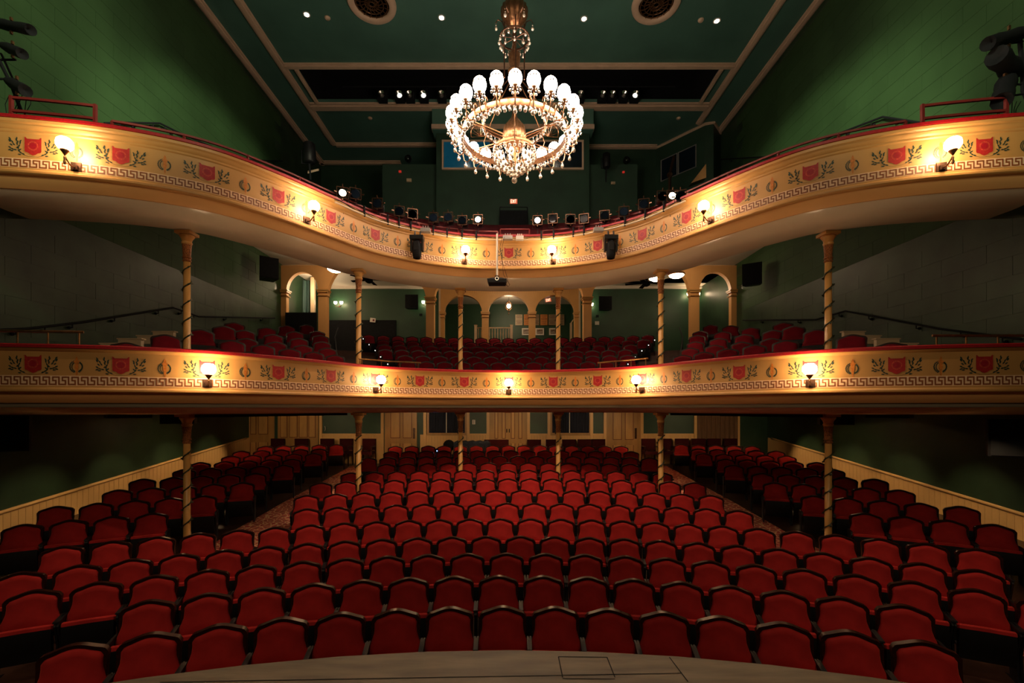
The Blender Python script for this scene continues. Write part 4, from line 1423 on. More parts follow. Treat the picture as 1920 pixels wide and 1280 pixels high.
q = MB(); q.lathe([(.06, 7.58), (.12, 7.62), (.21, 7.72), (.25, 7.84), (.24, 7.94), (.17, 8.02), (.04, 8.05)], n=36, flute=.10); smooth_by_angle(q.build('crown_vase', 'bronze', ch), 50)
q = MB()
for k in range(4):
    a = k * PI / 2 + .12; q.tube([(.2 * math.cos(a), .2 * math.sin(a), 6.55), (.2 * math.cos(a), .2 * math.sin(a), 7.65)], .014, 6)
q.build('stem_tube', 'dkbronze', ch)
q = MB()
for k in range(3):
    a = k * 2 * PI / 3; q.tube([(.04 * math.cos(a), .04 * math.sin(a), 8.03), (.10 * math.cos(a), .10 * math.sin(a), 12.1)], .008, 4)
q.build('suspension_cable', 'blackm', ch)
for k in range(8):
    a = k * PI / 4 + .2
    q = MB(); q.tube([(.03 * math.cos(a), .03 * math.sin(a), 7.35), (.29 * math.cos(a), .29 * math.sin(a), 7.35)], .008, 4); q.build('crown_spoke', 'dkbronze', ch)
for k in range(6):
    a = k * PI / 3 + PI / 6
    ca, sa = math.cos(a), math.sin(a)
    q = MB()
    q.tube([(.2 * ca, .2 * sa, 5.38), (1.0 * ca, 1.0 * sa, 5.42)], .012, 5)
    q.tube([(.19 * ca, .19 * sa, 5.32), (1.0 * ca, 1.0 * sa, 5.38)], .008, 4); q.build('spoke', 'bronze', ch)
    # flat scrolled strap from the lower ring up to the stem
    q = MB(); q.tube([(.42 * ca, .42 * sa, 5.12), (.62 * ca, .62 * sa, 5.22), (.72 * ca, .72 * sa, 5.5), (.62 * ca, .62 * sa, 5.72), (.35 * ca, .35 * sa, 6.2), (.05 * ca, .05 * sa, 6.60)], .010, 5); q.build('strap', 'bronze', ch, smooth=True)
    # fan of thin rods
    q = MB()
    cx_, cz_ = .74, 5.18
    for j in range(9):
        b2 = math.radians(-20 + j * 22); q.tube([(cx_ * ca, cx_ * sa, cz_), ((cx_ + .21 * math.cos(b2)) * ca, (cx_ + .21 * math.cos(b2)) * sa, cz_ + .21 * math.sin(b2))], .005, 3)
    q.tube([((cx_ + .21 * math.cos(math.radians(-20 + j * 11))) * ca, (cx_ + .21 * math.cos(math.radians(-20 + j * 11))) * sa, cz_ + .21 * math.sin(math.radians(-20 + j * 11))) for j in range(17)], .009, 4)
    q.build('fan_scroll', 'bronze', ch)
gm = am = hm = em = None
NG = 24
for k in range(NG):
    a = -PI / 2 + 2 * PI * k / NG
    R_ = Matrix.Rotation(a, 4, 'Z')
    if gm is None:
        q = MB(); q.lathe([(.05, -.125), (.085, -.10), (.115, -.04), (.12, .02), (.105, .08), (.07, .12), (.055, .13)], (0, 0, 0), 14); gm = q.build('glass_globe', 'globec', ch, smooth=True)
        q = MB(); q.lathe([(.1212, .006), (.1205, .018), (.118, .036), (.1165, .046)], (0, 0, .0), 28); q.f = [f for i, f in enumerate(q.f) if len(f) == 4 and ((i // 28) % 2 == 0 or i % 2 == 0)]; em = q.build('etched_band', 'grey', gm)
        q = MB(); q.lathe([(.012, -.21), (.03, -.17), (.055, -.14), (.06, -.115)], (0, 0, 0), 10); hm = q.build('globe_holder', 'bronze', ch, smooth=True)
        q = MB()
        q.tube([(1.24, 0, 5.46), (1.25, 0, 5.38), (1.22, 0, 5.26), (1.15, 0, 5.20), (1.06, 0, 5.24), (1.02, 0, 5.33), (1.05, 0, 5.42), (1.10, 0, 5.44), (1.11, 0, 5.39)], .011, 5)
        q.tube([(1.03, 0, 5.42), (1.06, 0, 5.52), (1.02, 0, 5.58), (.98, 0, 5.53)], .008, 4)
        am = q.build('globe_arm', 'bronze', ch, smooth=True)
        g1, a1, h1, e1 = gm, am, hm, em
    else:
        g1 = gm.copy(); a1 = am.copy(); h1 = hm.copy(); e1 = em.copy()
        for o in (g1, a1, h1, e1): C.objects.link(o)
        g1.parent = a1.parent = h1.parent = ch; e1.parent = g1
    g1.location = (1.24 * math.cos(a), 1.24 * math.sin(a), 5.655)
    h1.location = g1.location
    a1.rotation_euler = (0, 0, a)
bm_ = None
for k in range(6):
    a = 2 * PI * k / 6 + .3
    if bm_ is None:
        q = MB(); q.ball((0, 0, 0), .05, 8, 6, 1.3); bm_ = o = q.build('light_bulb', 'bulb', ch, smooth=True)
    else:
        o = bm_.copy(); C.objects.link(o); o.parent = ch
    o.location = (.27 * math.cos(a), .27 * math.sin(a), 4.98)
q = MB()
def drop(x, y, z, r=.022, chain=.05):
    r *= 1.35
    q.ball((x, y, z - chain - r), r, 5, 4, 1.15)
    q.ball((x, y, z - chain * .35), r * .42, 4, 3, 1.4)
for k in range(72):
    a = 2 * PI * k / 72; drop(1.03 * math.cos(a), 1.03 * math.sin(a), 5.345, .023 if k % 2 else .027)
for k in range(24):
    a = -PI / 2 + 2 * PI * k / 24
    for j in range(6):
        b2 = 2 * PI * j / 6; drop(1.24 * math.cos(a) + .085 * math.cos(b2), 1.24 * math.sin(a) + .085 * math.sin(b2), 5.535, .018, .055)
    drop(1.18 * math.cos(a), 1.18 * math.sin(a), 5.20, .03, .03)
for k in range(36):
    a = 2 * PI * k / 36; drop(.62 * math.cos(a), .62 * math.sin(a), 5.675, .024)
for k in range(28):
    a = 2 * PI * k / 28; drop(.42 * math.cos(a), .42 * math.sin(a), 5.085, .024)
for (r, z, n) in ((.36, 4.98, 24), (.30, 4.90, 20), (.24, 4.83, 18), (.17, 4.77, 12), (.10, 4.72, 8)):
    for k in range(n):
        a = 2 * PI * k / n + r * 9; drop(r * math.cos(a), r * math.sin(a), z, .024, .03)
for k in range(16):
    a = 2 * PI * k / 16; drop(.30 * math.cos(a), .30 * math.sin(a), 7.33, .022, .05)
for k in range(8):
    a = 2 * PI * k / 8; drop(.13 * math.cos(a) + .12 * math.cos(a), .25 * math.sin(a), 7.2, .02, .05)
for k in range(6):
    a = 2 * PI * k / 6; drop(.36 * math.cos(a), .36 * math.sin(a), 7.62, .024, .05)
q.ball((0, 0, 4.53), .058, 10, 8)
q.ball((0, 0, 4.62), .03, 6, 4)
tag(q.build('crystal_drops', 'crystal', ch, smooth=True), kind='stuff')
for k in range(6):
    a = 2 * PI * k / 6; ca, sa = math.cos(a), math.sin(a)
    q = MB(); q.tube([(.18 * ca, .18 * sa, 7.5), (.24 * ca, .24 * sa, 7.68), (.33 * ca, .33 * sa, 7.72), (.37 * ca, .37 * sa, 7.65)], .01, 4); q.build('crown_scroll', 'dkbronze', ch)

# ================================================================ CEILING FITTINGS
for px, w in ((697, 'left'), (1230.5, 'right')):
    d = 13.55; py = 5 if w == 'left' else 6
    d = 12.1 * F / (HZ - py)
    x = (px - AX) * d / F
    t = thing('ceiling_medallion', 'round bronze ceiling grille in a cream ring, %s of the chandelier' % w, 'ceiling grille', (x, d, ZC))
    q = MB(); q.lathe([(.50, -.03), (.52, -.10), (.60, -.08), (.66, -.10), (.71, -.05), (.72, 0)], n=40); q.f = [f for f in q.f if len(f) == 4]; q.build('ring', 'ceiltrim', t, smooth=True)
    q = MB(); q.lathe([(.0001, -.03), (.51, -.03)], n=32); q.build('backing', 'blackm', t)
    for r in (.08, .2, .34, .46):
        q = MB(); q.tube([(r * math.cos(2 * PI * i / 28), r * math.sin(2 * PI * i / 28), -.05) for i in range(28)], .018, 5, closed=True); q.build('grille_ring', 'grille', t)
    for i in range(16):
        a = 2 * PI * i / 16
        q = MB(); q.tube([(.08 * math.cos(a), .08 * math.sin(a), -.05), (.2 * math.cos(a + .15), .2 * math.sin(a + .15), -.06), (.34 * math.cos(a - .1), .34 * math.sin(a - .1), -.06), (.49 * math.cos(a), .49 * math.sin(a), -.05)], .016, 4); q.build('grille_scroll', 'grille', t)
for i, (px, py, w) in enumerate(((575, 27, 'outermost on the left'), (828, 33, 'between the chandelier and the left grille'), (1095, 35, 'between the chandelier and the right grille'), (1344, 39, 'outermost on the right'))):
    d = 12.1 * F / (HZ - py); x = (px - AX) * d / F
    t = thing('ceiling_downlight', 'lit recessed downlight in the ceiling, ' + w, 'downlight', (x, d, ZC))
    q = MB(); q.lathe([(.06, -.005), (.10, -.02), (.12, 0)], n=20); q.f = [f for f in q.f if len(f) == 4]; q.build('trim_ring', 'grey', t)
    q = MB(); q.lathe([(.0001, -.02), (.058, -.018)], n=16); q.build('lens', 'downl', t)
for px, py, w in ((614, 33, 'near the outermost left downlight'), (1314, 37, 'near the outermost right downlight'), (694, 221, 'behind the lighting slot on the left'), (1272, 221, 'behind the lighting slot on the right')):
    d = 12.1 * F / (HZ - py); x = (px - AX) * d / F
    t = thing('smoke_detector', 'small beige smoke detector on the ceiling ' + w, 'detector', (x, d, ZC))
    q = MB(); q.lathe([(.0001, -.06), (.06, -.055), (.09, -.02), (.09, 0)], n=16); q.build('housing', 'ceiltrim', t, smooth=True)
# unseen spots added high over the stage front to brighten the seats
for x, d, tx, ty in ((-1.9, 2.5, -1.7, 9.4), (2.3, 2.5, 2.0, 9.6), (0.1, 2.4, 0.3, 10.2), (-6.1, 2.6, -5.9, 11.9), (-6.3, 1.5, -4.8, 5.2), (6.3, 1.5, 4.8, 5.2)):
    lamp('seat_fill_spot', 'SPOT', (x, d - .05, ZC - .1), POOL_E * (.12 if abs(x) < 5 else .18 if ty > 11 else .09), (1.0, .66, .42), (tx, ty, 1.5), spot_size=math.radians(26 if abs(x) < 5 else 14 if ty > 9 else 26), spot_blend=.7, shadow_soft_size=.08)

# ================================================================ STAGE LIGHTS
def make_par(lit, name='stage_light'):
    t = thing(name, 'x', 'stage light')
    q = MB(); q.lathe([(.055, -.20), (.085, -.16), (.095, -.02), (.10, .08), (.10, .10)], (0, 0, 0), 14, R=Matrix.Rotation(PI / 2, 3, 'X')); q.build('can', 'black', t, smooth=True)
    q = MB(); q.lathe([(.0001, 0), (.068 if lit else .09, .0)], (0, -.1015, 0), 14, R=Matrix.Rotation(PI / 2, 3, 'X')); q.build('lens', 'parlit' if lit else 'darkglass', t)
    q = MB()
    for a, b_ in (((-.11, -.11), (.11, -.11)), ((.11, -.11), (.11, .11)), ((.11, .11), (-.11, .11)), ((-.11, .11), (-.11, -.11))):
        q.tube([(a[0], -.105, a[1]), (b_[0], -.105, b_[1])], .010, 4)
    for a in range(4):
        b2 = a * PI / 2; q.tube([(.11 * math.cos(b2), -.10, .11 * math.sin(b2)), (.165 * math.cos(b2), -.13, .165 * math.sin(b2))], .014, 4)
    q.build('gel_frame', 'dkbronze', t)
    q = MB(); q.tube([(-.115, 0, 0), (-.115, .02, -.15), (.115, .02, -.15), (.115, 0, 0)], .010, 4); q.tube([(0, .02, -.15), (0, .02, -.34)], .012, 4); q.build('yoke', 'black', t)
    q = MB(); q.box((0, .02, -.35), (.05, .07, .07)); q.build('clamp', 'black', t)
    return t
FL = [(642, 365.5, 1), (665.6, 367, 0), (709.7, 385, 0), (749, 399, 0), (772.5, 404, 0), (814, 411, 0), (842, 410, 0), (868, 416, 0), (897, 414.5, 1), (1008, 416, 1), (1037, 413, 0), (1069, 414, 0), (1096, 413, 0), (1134, 407, 0), (1169, 400, 0), (1206.7, 386, 0), (1240, 372, 0), (1258.5, 371, 1), (1277, 371, 0)]
pa = {}
def path_at_px(px, n):
    lo, hi = -SMAX, SMAX
    for _ in range(50):
        m_ = (lo + hi) / 2; p = pp(m_, n, 0)
        if AX + p.x * F / p.y < px: lo = m_
        else: hi = m_
    return (lo + hi) / 2
for i, (px, py, lit) in enumerate(FL):
    s = path_at_px(px, -.02); p = pp(s, -.02, 0)
    z = EYE + (HZ - py) * p.y / F
    rz = math.atan2(2.5 - p.y, -p.x * .2 - p.x * .5) + PI / 2 + random.uniform(-.25, .25)
    lb = '%s stage lamp on the upper balcony rail, %s from the left' % ('lit' if lit else 'unlit black', ORD[i + 1])
    if lit not in pa:
        pa[lit] = o = make_par(lit); o.location = (p.x, p.y, z); o.rotation_euler = (0, 0, rz); o['label'] = lb; o['group'] = 'stage lamps on the upper balcony rail'
    else: copy_tree(pa[lit], (p.x, p.y, z), rz, lb, 'stage lamps on the upper balcony rail')
# pipe which carries them and brackets
t = thing('lighting_pipe', 'thin steel lighting pipe clamped along the middle of the upper balcony cornice', 'pipe')
s0, s1 = path_at_px(628, .1), path_at_px(1285, .1)
q = MB(); q.tube([pp(s, .10, ZU + .60) for s in srange(s0, s1, .15)], .018, 6); q.build('pipe', 'cream', t)
for px in (683, 727, 748, 770, 812, 838, 866, 893, 1015, 1038, 1075, 1095, 1172, 1210, 1245):
    s = path_at_px(px, .09); q = MB()
    q.tube([pp(s, .09, ZU + .80), pp(s, .10, ZU + .58)], .022, 5); q.build('pipe_clamp', 'blackm', t)
t = thing('cable_run', 'thin black cables drooping along the upper balcony cornice', 'cable')
q = MB()
ss = srange(s0, s1, .12)
q.tube([pp(s, .085, ZU + .645 + .02 * math.sin(i * 1.3) + .015 * math.sin(i * .45)) for i, s in enumerate(ss)], .006, 4); q.build('cable', 'blackm', t)
q = MB(); q.tube([pp(s, .095, ZU + .66 + .018 * math.sin(i * .9 + 1)) for i, s in enumerate(ss)], .005, 4); q.build('cable', 'blackm', t)
# power boxes
for px, py, w_, m_, lb in ((798, 432, 18, 'grey', 'grey power box on the upper balcony rail above the left moving head'), (952, 446, 18, 'grey', 'grey power box at the middle of the upper balcony rail'), (974.5, 446.5, 14, 'white', 'white power box at the middle of the upper balcony rail'), (1122, 431, 18, 'grey', 'grey power box on the upper balcony rail above the right moving head')):
    d = 10.82; p = W(px, py, d)
    if abs(px - AX) > 100: d = 10.32; p = W(px, py, d)
    q = MB(); w2 = w_ * d / F; q.box((0, 0, 0), (w2, .12, .085))
    for k in range(3): q.box((-w2 * .25 + k * w2 * .25, -.01, .07), (.015, .03, .06))
    o = q.build('power_box', m_, loc=p); tag(o, lb, 'power box')
# moving heads hung on the front
def make_mover(tag_lb, loc, sc_=1.0):
    t = thing('moving_head', tag_lb, 'stage light', loc)
    q = MB(); q.box((0, 0, .20), (.30, .20, .09)); q.tube([(-.05, 0, .24), (-.05, .04, .37)], .02, 5); q.tube([(.07, 0, .24), (.07, .04, .37)], .02, 5); q.build('base', 'black', t)
    for x in (-.125, .125):
        q = MB(); q.prism([(x - .022, -.06, .17), (x - .022, .07, .17), (x - .022, .05, -.10), (x - .022, -.05, -.10)], (.044, 0, 0)); fixnormals(q.build('yoke_arm', 'black', t))
    q = MB(); q.lathe([(.05, -.27), (.085, -.26), (.10, -.18), (.105, -.02), (.095, .08), (.06, .14), (.0001, .15)], (0, -.01, 0), 16); q.build('head', 'blackm', t, smooth=True)
    q = MB(); q.lathe([(.0001, -.272), (.045, -.272)], (0, -.01, 0), 14); q.build('lens', 'darkglass', t)
    q = MB(); q.box((0, -.105, .0), (.10, .02, .18)); q.build('front_shell', 'black', t)
    return t
for px, py, w in ((782, 463, 'left'), (1145, 463, 'right')):
    s = path_at_px(px, .2); p = pp(s, .2, 0)
    make_mover('black moving head light hanging on the upper balcony front, %s of the projector' % w, (p.x, p.y, EYE + (HZ - py) * p.y / F))
# projector on its pole
px0 = 932
t = thing('projector', 'black ceiling type projector hung on a white pole below the upper balcony', 'projector', W(px0, 527, 10.7))
q = MB(); v = [(-.20, -.16, -.07), (.20, -.16, -.07), (.20, .18, -.07), (-.20, .18, -.07), (-.23, -.16, .02), (.23, -.16, .02), (.23, .18, .02), (-.23, .18, .02)]
q.hexa([Vector(p) for p in v]); q.hexa([Vector(p) for p in ((-.22, -.15, .02), (.22, -.15, .02), (.22, .17, .02), (-.22, .17, .02), (-.10, -.12, .055), (.10, -.12, .055), (.10, .15, .055), (-.10, .15, .055))]); q.build('body', 'black', t)
q = MB(); q.lathe([(.028, -.02), (.045, -.02), (.045, .03), (.028, .03)], (0, -.165, .01), 16, R=Matrix.Rotation(PI / 2, 3, 'X')); q.f = [f for f in q.f if len(f) == 4]; q.build('lens_ring', 'chrome', t)
q = MB(); q.ball((0, -.165, .01), .03, 8, 6); q.build('lens', 'darkglass', t)
q = MB(); q.tube([(0, 0, .05), (0, 0, 1.12)], .022, 8); q.tube([(-.0, 0, 1.1), (0, .15, 1.14)], .02, 6); q.build('pole', 'white', t)
q = MB(); q.box((0, 0, .09), (.10, .10, .06)); q.build('mount', 'dkbronze', t)
q = MB()
for k in range(2):
    pts = [(.12 + .05 * k, .02, 1.05), (.07 + .05 * k, -.02, .8), (.12, -.02, .45), (.15 + .07 * k, -.02, .15), (.26, 0, -.02), (.30, 0, -.08), (.26, 0, -.13), (.20, .02, -.06)]
    q.tube(pts, .005, 4)
q.build('cable', 'blackm', t)

# side lighting trees at both ends of the gallery
def ltree(sg, w):
    t = thing('lighting_stand', 'black pipe lighting ladder with spotlights at the far %s end of the upper balcony' % w, 'lighting stand', (0, 0, 0))
    def P(px, py, d=6.9): return W(px, py, d)
    if sg < 0:
        q = MB(); q.tube([P(-22, 60), P(-8, 100), P(22, 160), P(40, 208)], .025, 5); q.tube([P(2, 100), P(25, 150), P(40, 175)], .015, 4); q.build('upright', 'blackm', t)
        spots = [((-14, 42), (58, 56), .075), ((6, 86), (42, 101), .075), ((16, 152), (48, 170), .085)]
        rungs = [((-20, 84), (14, 82)), ((-10, 112), (30, 112)), ((-20, 148), (18, 148))]
    else:
        q = MB(); q.tube([P(1912, 76), P(1917, 130), P(1918, 170), P(1936, 210)], .03, 5); q.build('upright', 'blackm', t)
        spots = [((1930, 58), (1852, 82), .10), ((1905, 138), (1868, 104), .14), ((1890, 142), (1878, 190), .13)]
        rungs = [((1860, 112), (1915, 110)), ((1885, 134), (1916, 132)), ((1886, 158), (1918, 158)), ((1880, 182), (1920, 176)), ((1870, 84), (1918, 78))]
    for a, b_ in rungs:
        q = MB(); q.tube([P(*a), P(*b_)], .015, 4); q.build('rung', 'blackm', t)
    for a, b_, r in spots:
        A_, B_ = P(*a), P(*b_, 6.6)
        d_ = (B_ - A_); L = d_.length
        Rm = d_.to_track_quat('Z', 'Y').to_matrix()
        q = MB(); q.lathe([(.0001, 0), (r * .7, .02), (r, L * .35), (r * .85, L * .55), (r, L * .8), (r * .95, L), (r * .5, L * .96), (.0001, L * .9)], A_, 12, R=Rm); smooth_by_angle(q.build('spotlight', 'blackm', t), 40)
        q = MB(); m_ = A_.lerp(B_, .5); q.tube([m_ + Vector((0, 0, r * 1.1)), m_ + Vector((0, 0, r * 1.7))], .02, 4); q.tube([m_ - Vector((0, 0, r * 1.0)), m_ - Vector((0, 0, r * 1.6))], .02, 4); q.build('focus_knob', 'bronze', t)
    q = MB()
    for k in range(6):
        x0 = (12 + k * 8) if sg < 0 else (1868 + k * 8)
        q.tube([P(x0 + 6, 178 if sg < 0 else 190), P(x0 + random.uniform(-6, 6), 195 if sg < 0 else 205), P(x0 + random.uniform(-8, 8), 216 if sg < 0 else 232)], .006, 3)
    q.build('cable', 'blackm', t)
ltree(-1, 'left'); ltree(1, 'right')

# lamps in the ceiling slot
for i, (px, lit) in enumerate(((716, 0), (749, 1), (768, 0), (794, 1), (828, 0), (1088, 0), (1130, 0), (1148, 0), (1170, 0), (1191, 1))):
    d = 17.55; z = EYE + (HZ - 181) * d / F
    t = thing('slot_light', 'x', 'stage light', ((px - AX) * d / F, d, z + .05))
    t['label'] = 'square-housed spot lamp in the ceiling lighting slot, %s from the left' % ORD[i + 1]
    t['group'] = 'spot lamps in the ceiling slot'
    q = MB(); q.box((0, .12, 0), (.34, .24, .34)); q.build('housing', 'blackm', t)
    q = MB(); q.lathe([(.06, .0), (.13, -.05), (.15, -.06)], (0, -.01, 0), 14, R=Matrix.Rotation(-PI / 2 + .0, 3, 'X')); q.f = [f for f in q.f if len(f) == 4]; q.build('reflector', 'chrome', t)
    q = MB(); q.ball((0, -.02, 0), .055, 8, 6); q.build('lamp_bulb', 'steplight' if lit else 'grey', t, smooth=True)
    q = MB(); q.tube([(-.19, .1, 0), (-.19, .15, .43), (.19, .15, .43), (.19, .1, 0)], .012, 4); q.build('yoke', 'blackm', t)
q = MB(); q.tube([(-6.5, 17.7, ZC + .47), (6.5, 17.7, ZC + .47)], .03, 6)
tag(q.build('slot_pipe', 'blackm'), 'long dark pipe carrying the spot lamps inside the ceiling slot', 'pipe')
# ================================================================ WALL AND HUNG ITEMS
def speaker(loc, size, rz, rx, label, grille=True, hang=False, mt='blackm'):
    t = thing('loudspeaker', label, 'speaker', loc, rz)
    t.rotation_euler = (rx, 0, rz)
    w, dpt, h = size
    q = MB()
    q.prism([(-w / 2, -dpt / 2, -h / 2), (w / 2, -dpt / 2, -h / 2), (w * .36, dpt / 2, -h / 2), (-w * .36, dpt / 2, -h / 2)], (0, 0, h))
    fixnormals(q.build('cabinet', 'black', t))
    q = MB(); q.box((0, -dpt / 2 - .008, 0), (w * .92, .016, h * .94)); q.build('grille', mt, t)
    q = MB(); q.box((0, dpt / 2 + .06, 0), (.08, .14, .12)); q.build('bracket', 'blackm', t)
    return t
p = W(497, 508, 16.6); speaker((-8.72, 16.4, p.z), (.62, .55, .75), math.radians(38), 0, 'black loudspeaker on the left wall above the lower balcony seats')
p = W(1411, 515, 16.2); speaker((8.70, 16.2, p.z), (.62, .55, .75), math.radians(-30), math.radians(8), 'black loudspeaker tilted on the right wall above the lower balcony seats')
p = W(773, 566, 21.55); speaker(p, (.62, .3, .64), 0, 0, 'square black loudspeaker on the rear green wall left of the centre arches')
p = W(1134, 569, 21.55); speaker(p, (.62, .3, .64), 0, 0, 'square black loudspeaker on the rear green wall right of the centre arches')
p = W(10, 812, 8.0); speaker((p.x, 8.0, p.z), (.75, .5, .62), math.radians(30), 0, 'big black loudspeaker hung under the lower balcony by the left wall')
p = W(1900, 820, 7.6); speaker((p.x, 7.6, p.z), (.75, .5, .62), math.radians(-30), 0, 'big black loudspeaker hung under the lower balcony by the right wall')
p = W(340, 784, 9.6); speaker((p.x, 9.6, p.z + .02), (.62, .4, .26), math.radians(15), 0, 'low black loudspeaker behind the leftmost lower column capital')
p = W(1562, 786, 9.6); speaker((p.x, 9.6, p.z + .02), (.62, .4, .26), math.radians(-15), 0, 'low black loudspeaker behind the rightmost lower column capital')
# tall black units standing at the back of the gallery
for px, py, d, w, h, lb in ((580, 287, 15.5, .42, .72, 'black moving light standing behind the left part of the upper balcony'), (1137, 301, 18.0, .32, .60, 'tall black fixture on the booth wall right of the chandelier')):
    t = thing('floor_fixture', lb, 'stage light', W(px, py, d))
    q = MB(); q.lathe([(w * .35, -h / 2), (w * .48, -h * .42), (w * .5, 0), (w * .46, h * .42), (w * .3, h / 2)], n=12); q.build('body', 'black', t, smooth=True)
    q = MB(); q.tube([(0, 0, -h / 2), (0, .1, -h / 2 - .5)], .03, 5); q.tube([(-w * .6, 0, .1), (-w * .6, 0, -h / 2), (w * .2, 0, -h / 2)], .02, 4); q.build('stand', 'blackm', t)
for px, py, d, lb in ((765, 297, 19.0, 'small black spot lamp on top of the booth partition, left of the chandelier'), (1175, 300, 19.0, 'small black spot lamp on top of the booth partition, right of the chandelier')):
    t = thing('spot_lamp', lb, 'stage light', W(px, py, d))
    q = MB(); q.lathe([(.05, -.2), (.12, -.12), (.15, .02)], (0, 0, 0), 14, R=Matrix.Rotation(PI / 2, 3, 'X')); q.f = [f for f in q.f if len(f) == 4]; q.build('can', 'black', t, smooth=True)
    q = MB(); q.lathe([(.0001, -.06), (.06, -.03), (.135, .01)], (0, 0, 0), 14, R=Matrix.Rotation(PI / 2, 3, 'X')); q.build('reflector', 'chrome', t, smooth=True)
    q = MB(); q.tube([(0, .05, -.13), (0, .1, -.35)], .015, 4); q.build('stem', 'blackm', t)
# beacons and boxes on the booth wall
for px, py, m_, s_, nm, lb in ((750, 321.5, 'redled', (.10, .06, .07), 'alarm_beacon', 'small red alarm beacon on the booth wall, left of the booth'), (1169, 322.5, 'redled', (.09, .06, .06), 'alarm_beacon', 'small red alarm beacon on the booth wall, right of the booth'),
                             (767, 338, 'cream', (.20, .06, .13), 'alarm_strobe', 'cream strobe box below the left red beacon'), (1149.5, 343, 'cream', (.17, .06, .10), 'alarm_strobe', 'cream strobe box with green light below the right red beacon')):
    q = MB(); q.box((0, 0, 0), s_); q.box((0, -.02, -.02), (s_[0] * .6, s_[1], s_[2] * .5))
    o = q.build(nm, m_, loc=W(px, py, 18.86)); tag(o, lb, 'alarm')
# wooden triangle piece and post at right of gallery
q = MB(); P = [W(1296, 343, 15.0), W(1324, 333, 15.0), W(1324, 307, 15.0)]
q.prism(P, (0, .3, 0)); tag(fixnormals(q.build('wooden_brace', 'woodpanel')), 'triangular brown wooden brace at the right rear of the upper balcony', 'wooden brace')
q = MB(); q.tube([W(1252, 328, 18) - Vector((0, 0, 3.1)), W(1256, 325, 18), W(1264, 293, 18)], .06, 5); q.ball(W(1256, 328, 18), .12, 6, 5)
tag(q.build('leaning_post', 'dkbronze'), 'dark brown leaning fixture in front of the bulkhead windows', 'post')
q = MB(); q.hexa([W(577, 322, 16), W(600, 316, 16), W(600, 316, 16.4), W(577, 322, 16.4), W(577, 327, 16), W(600, 321, 16), W(600, 321, 16.4), W(577, 327, 16.4)][:4] and [W(577, 325, 16), W(598, 320, 16), W(598, 320, 16.4), W(577, 325, 16.4), W(577, 320, 16), W(598, 316, 16), W(598, 316, 16.4), W(577, 320, 16.4)])
tag(fixnormals(q.build('pale_box', 'ceiltrim')), 'small pale box under the left rear black fixture of the upper balcony', 'box')
# vomitory opening in the booth wall with dark door
t = thing('vomitory_box', 'dark doorway box with thin frame below the exit sign', 'doorway', W(963, 410, 17.6))
q = MB(); q.box((0, .1, -.5), (1.05, .1, 1.7)); q.build('dark_panel', 'blackm', t)
q = MB(); q.tube([(-.55, 0, -.7), (-.53, 0, .45), (.53, 0, .45), (.58, 0, -.7)], .025, 4); q.build('frame', 'blackm', t)
# EXIT signs: box, face, letters made of strokes
GL = {'E': [((0, 0), (0, 1)), ((0, 0), (.6, 0)), ((0, .5), (.5, .5)), ((0, 1), (.6, 1))], 'X': [((0, 0), (.65, 1)), ((0, 1), (.65, 0))], 'I': [((.1, 0), (.1, 1))], 'T': [((0, 1), (.7, 1)), ((.35, 0), (.35, 1))]}
def exit_sign(loc, w, h, rz, lb, tilt=0.0):
    t = thing('exit_sign', lb, 'sign', loc, rz)
    t.rotation_euler = (0, tilt, rz)
    q = MB(); q.box((0, .03, 0), (w * 1.06, .06, h * 1.08)); q.build('housing', 'grey', t)
    q = MB(); q.box((0, -.004, 0), (w, .008, h)); q.build('face', 'exitglow', t)
    x = -w * .36; lh = h * .66
    adv = {'E': .21, 'X': .22, 'I': .10, 'T': .2}
    for c_ in 'EXIT':
        q = MB()
        for a, b_ in GL[c_]:
            q.tube([(x + a[0] * lh * .7, -.012, -lh / 2 + a[1] * lh), (x + b_[0] * lh * .7, -.012, -lh / 2 + b_[1] * lh)], h * .055, 4)
        q.build('letter', 'exitink', t)
        x += adv[c_] * w
    return t
exit_sign(W(963, 377.5, 18.3), .30, .19, 0, 'red glowing EXIT sign on the booth wall below the chandelier')
exit_sign(W(1028, 562.5, 20.9), .26, .16, math.radians(0), 'small glowing EXIT sign hanging in the right centre arch', math.radians(-8))
# gallery pews glimpsed behind the lamps
for k, (dd, z) in enumerate(((.9, 4.66), (1.8, 5.10), (2.7, 5.55))):
    t = thing('gallery_bench', 'long dark red curved bench behind the upper balcony rail, %s row' % ORD[k + 1], 'bench')
    q = MB()
    ss = srange(path_at_px(735, -.1), path_at_px(1175, -.1), .25)
    for (za, zb_) in ((z - .32, z),):
        A = [pp(s, -dd, za) for s in ss]; B = [pp(s, -dd, zb_) for s in ss]; A2 = [pp(s, -dd - .05, za) for s in ss]; B2_ = [pp(s, -dd - .05, zb_) for s in ss]
        q.strip(A, B); q.strip(B, B2_); q.strip(B2_, A2)
    q.build('bench_back', 'velvet3', t)
    q = MB(); A = [pp(s, -dd + .35, z - .33) for s in ss]; B = [pp(s, -dd, z - .33) for s in ss]; q.strip(A, B)
    q.build('bench_seat', 'velvet3', t)

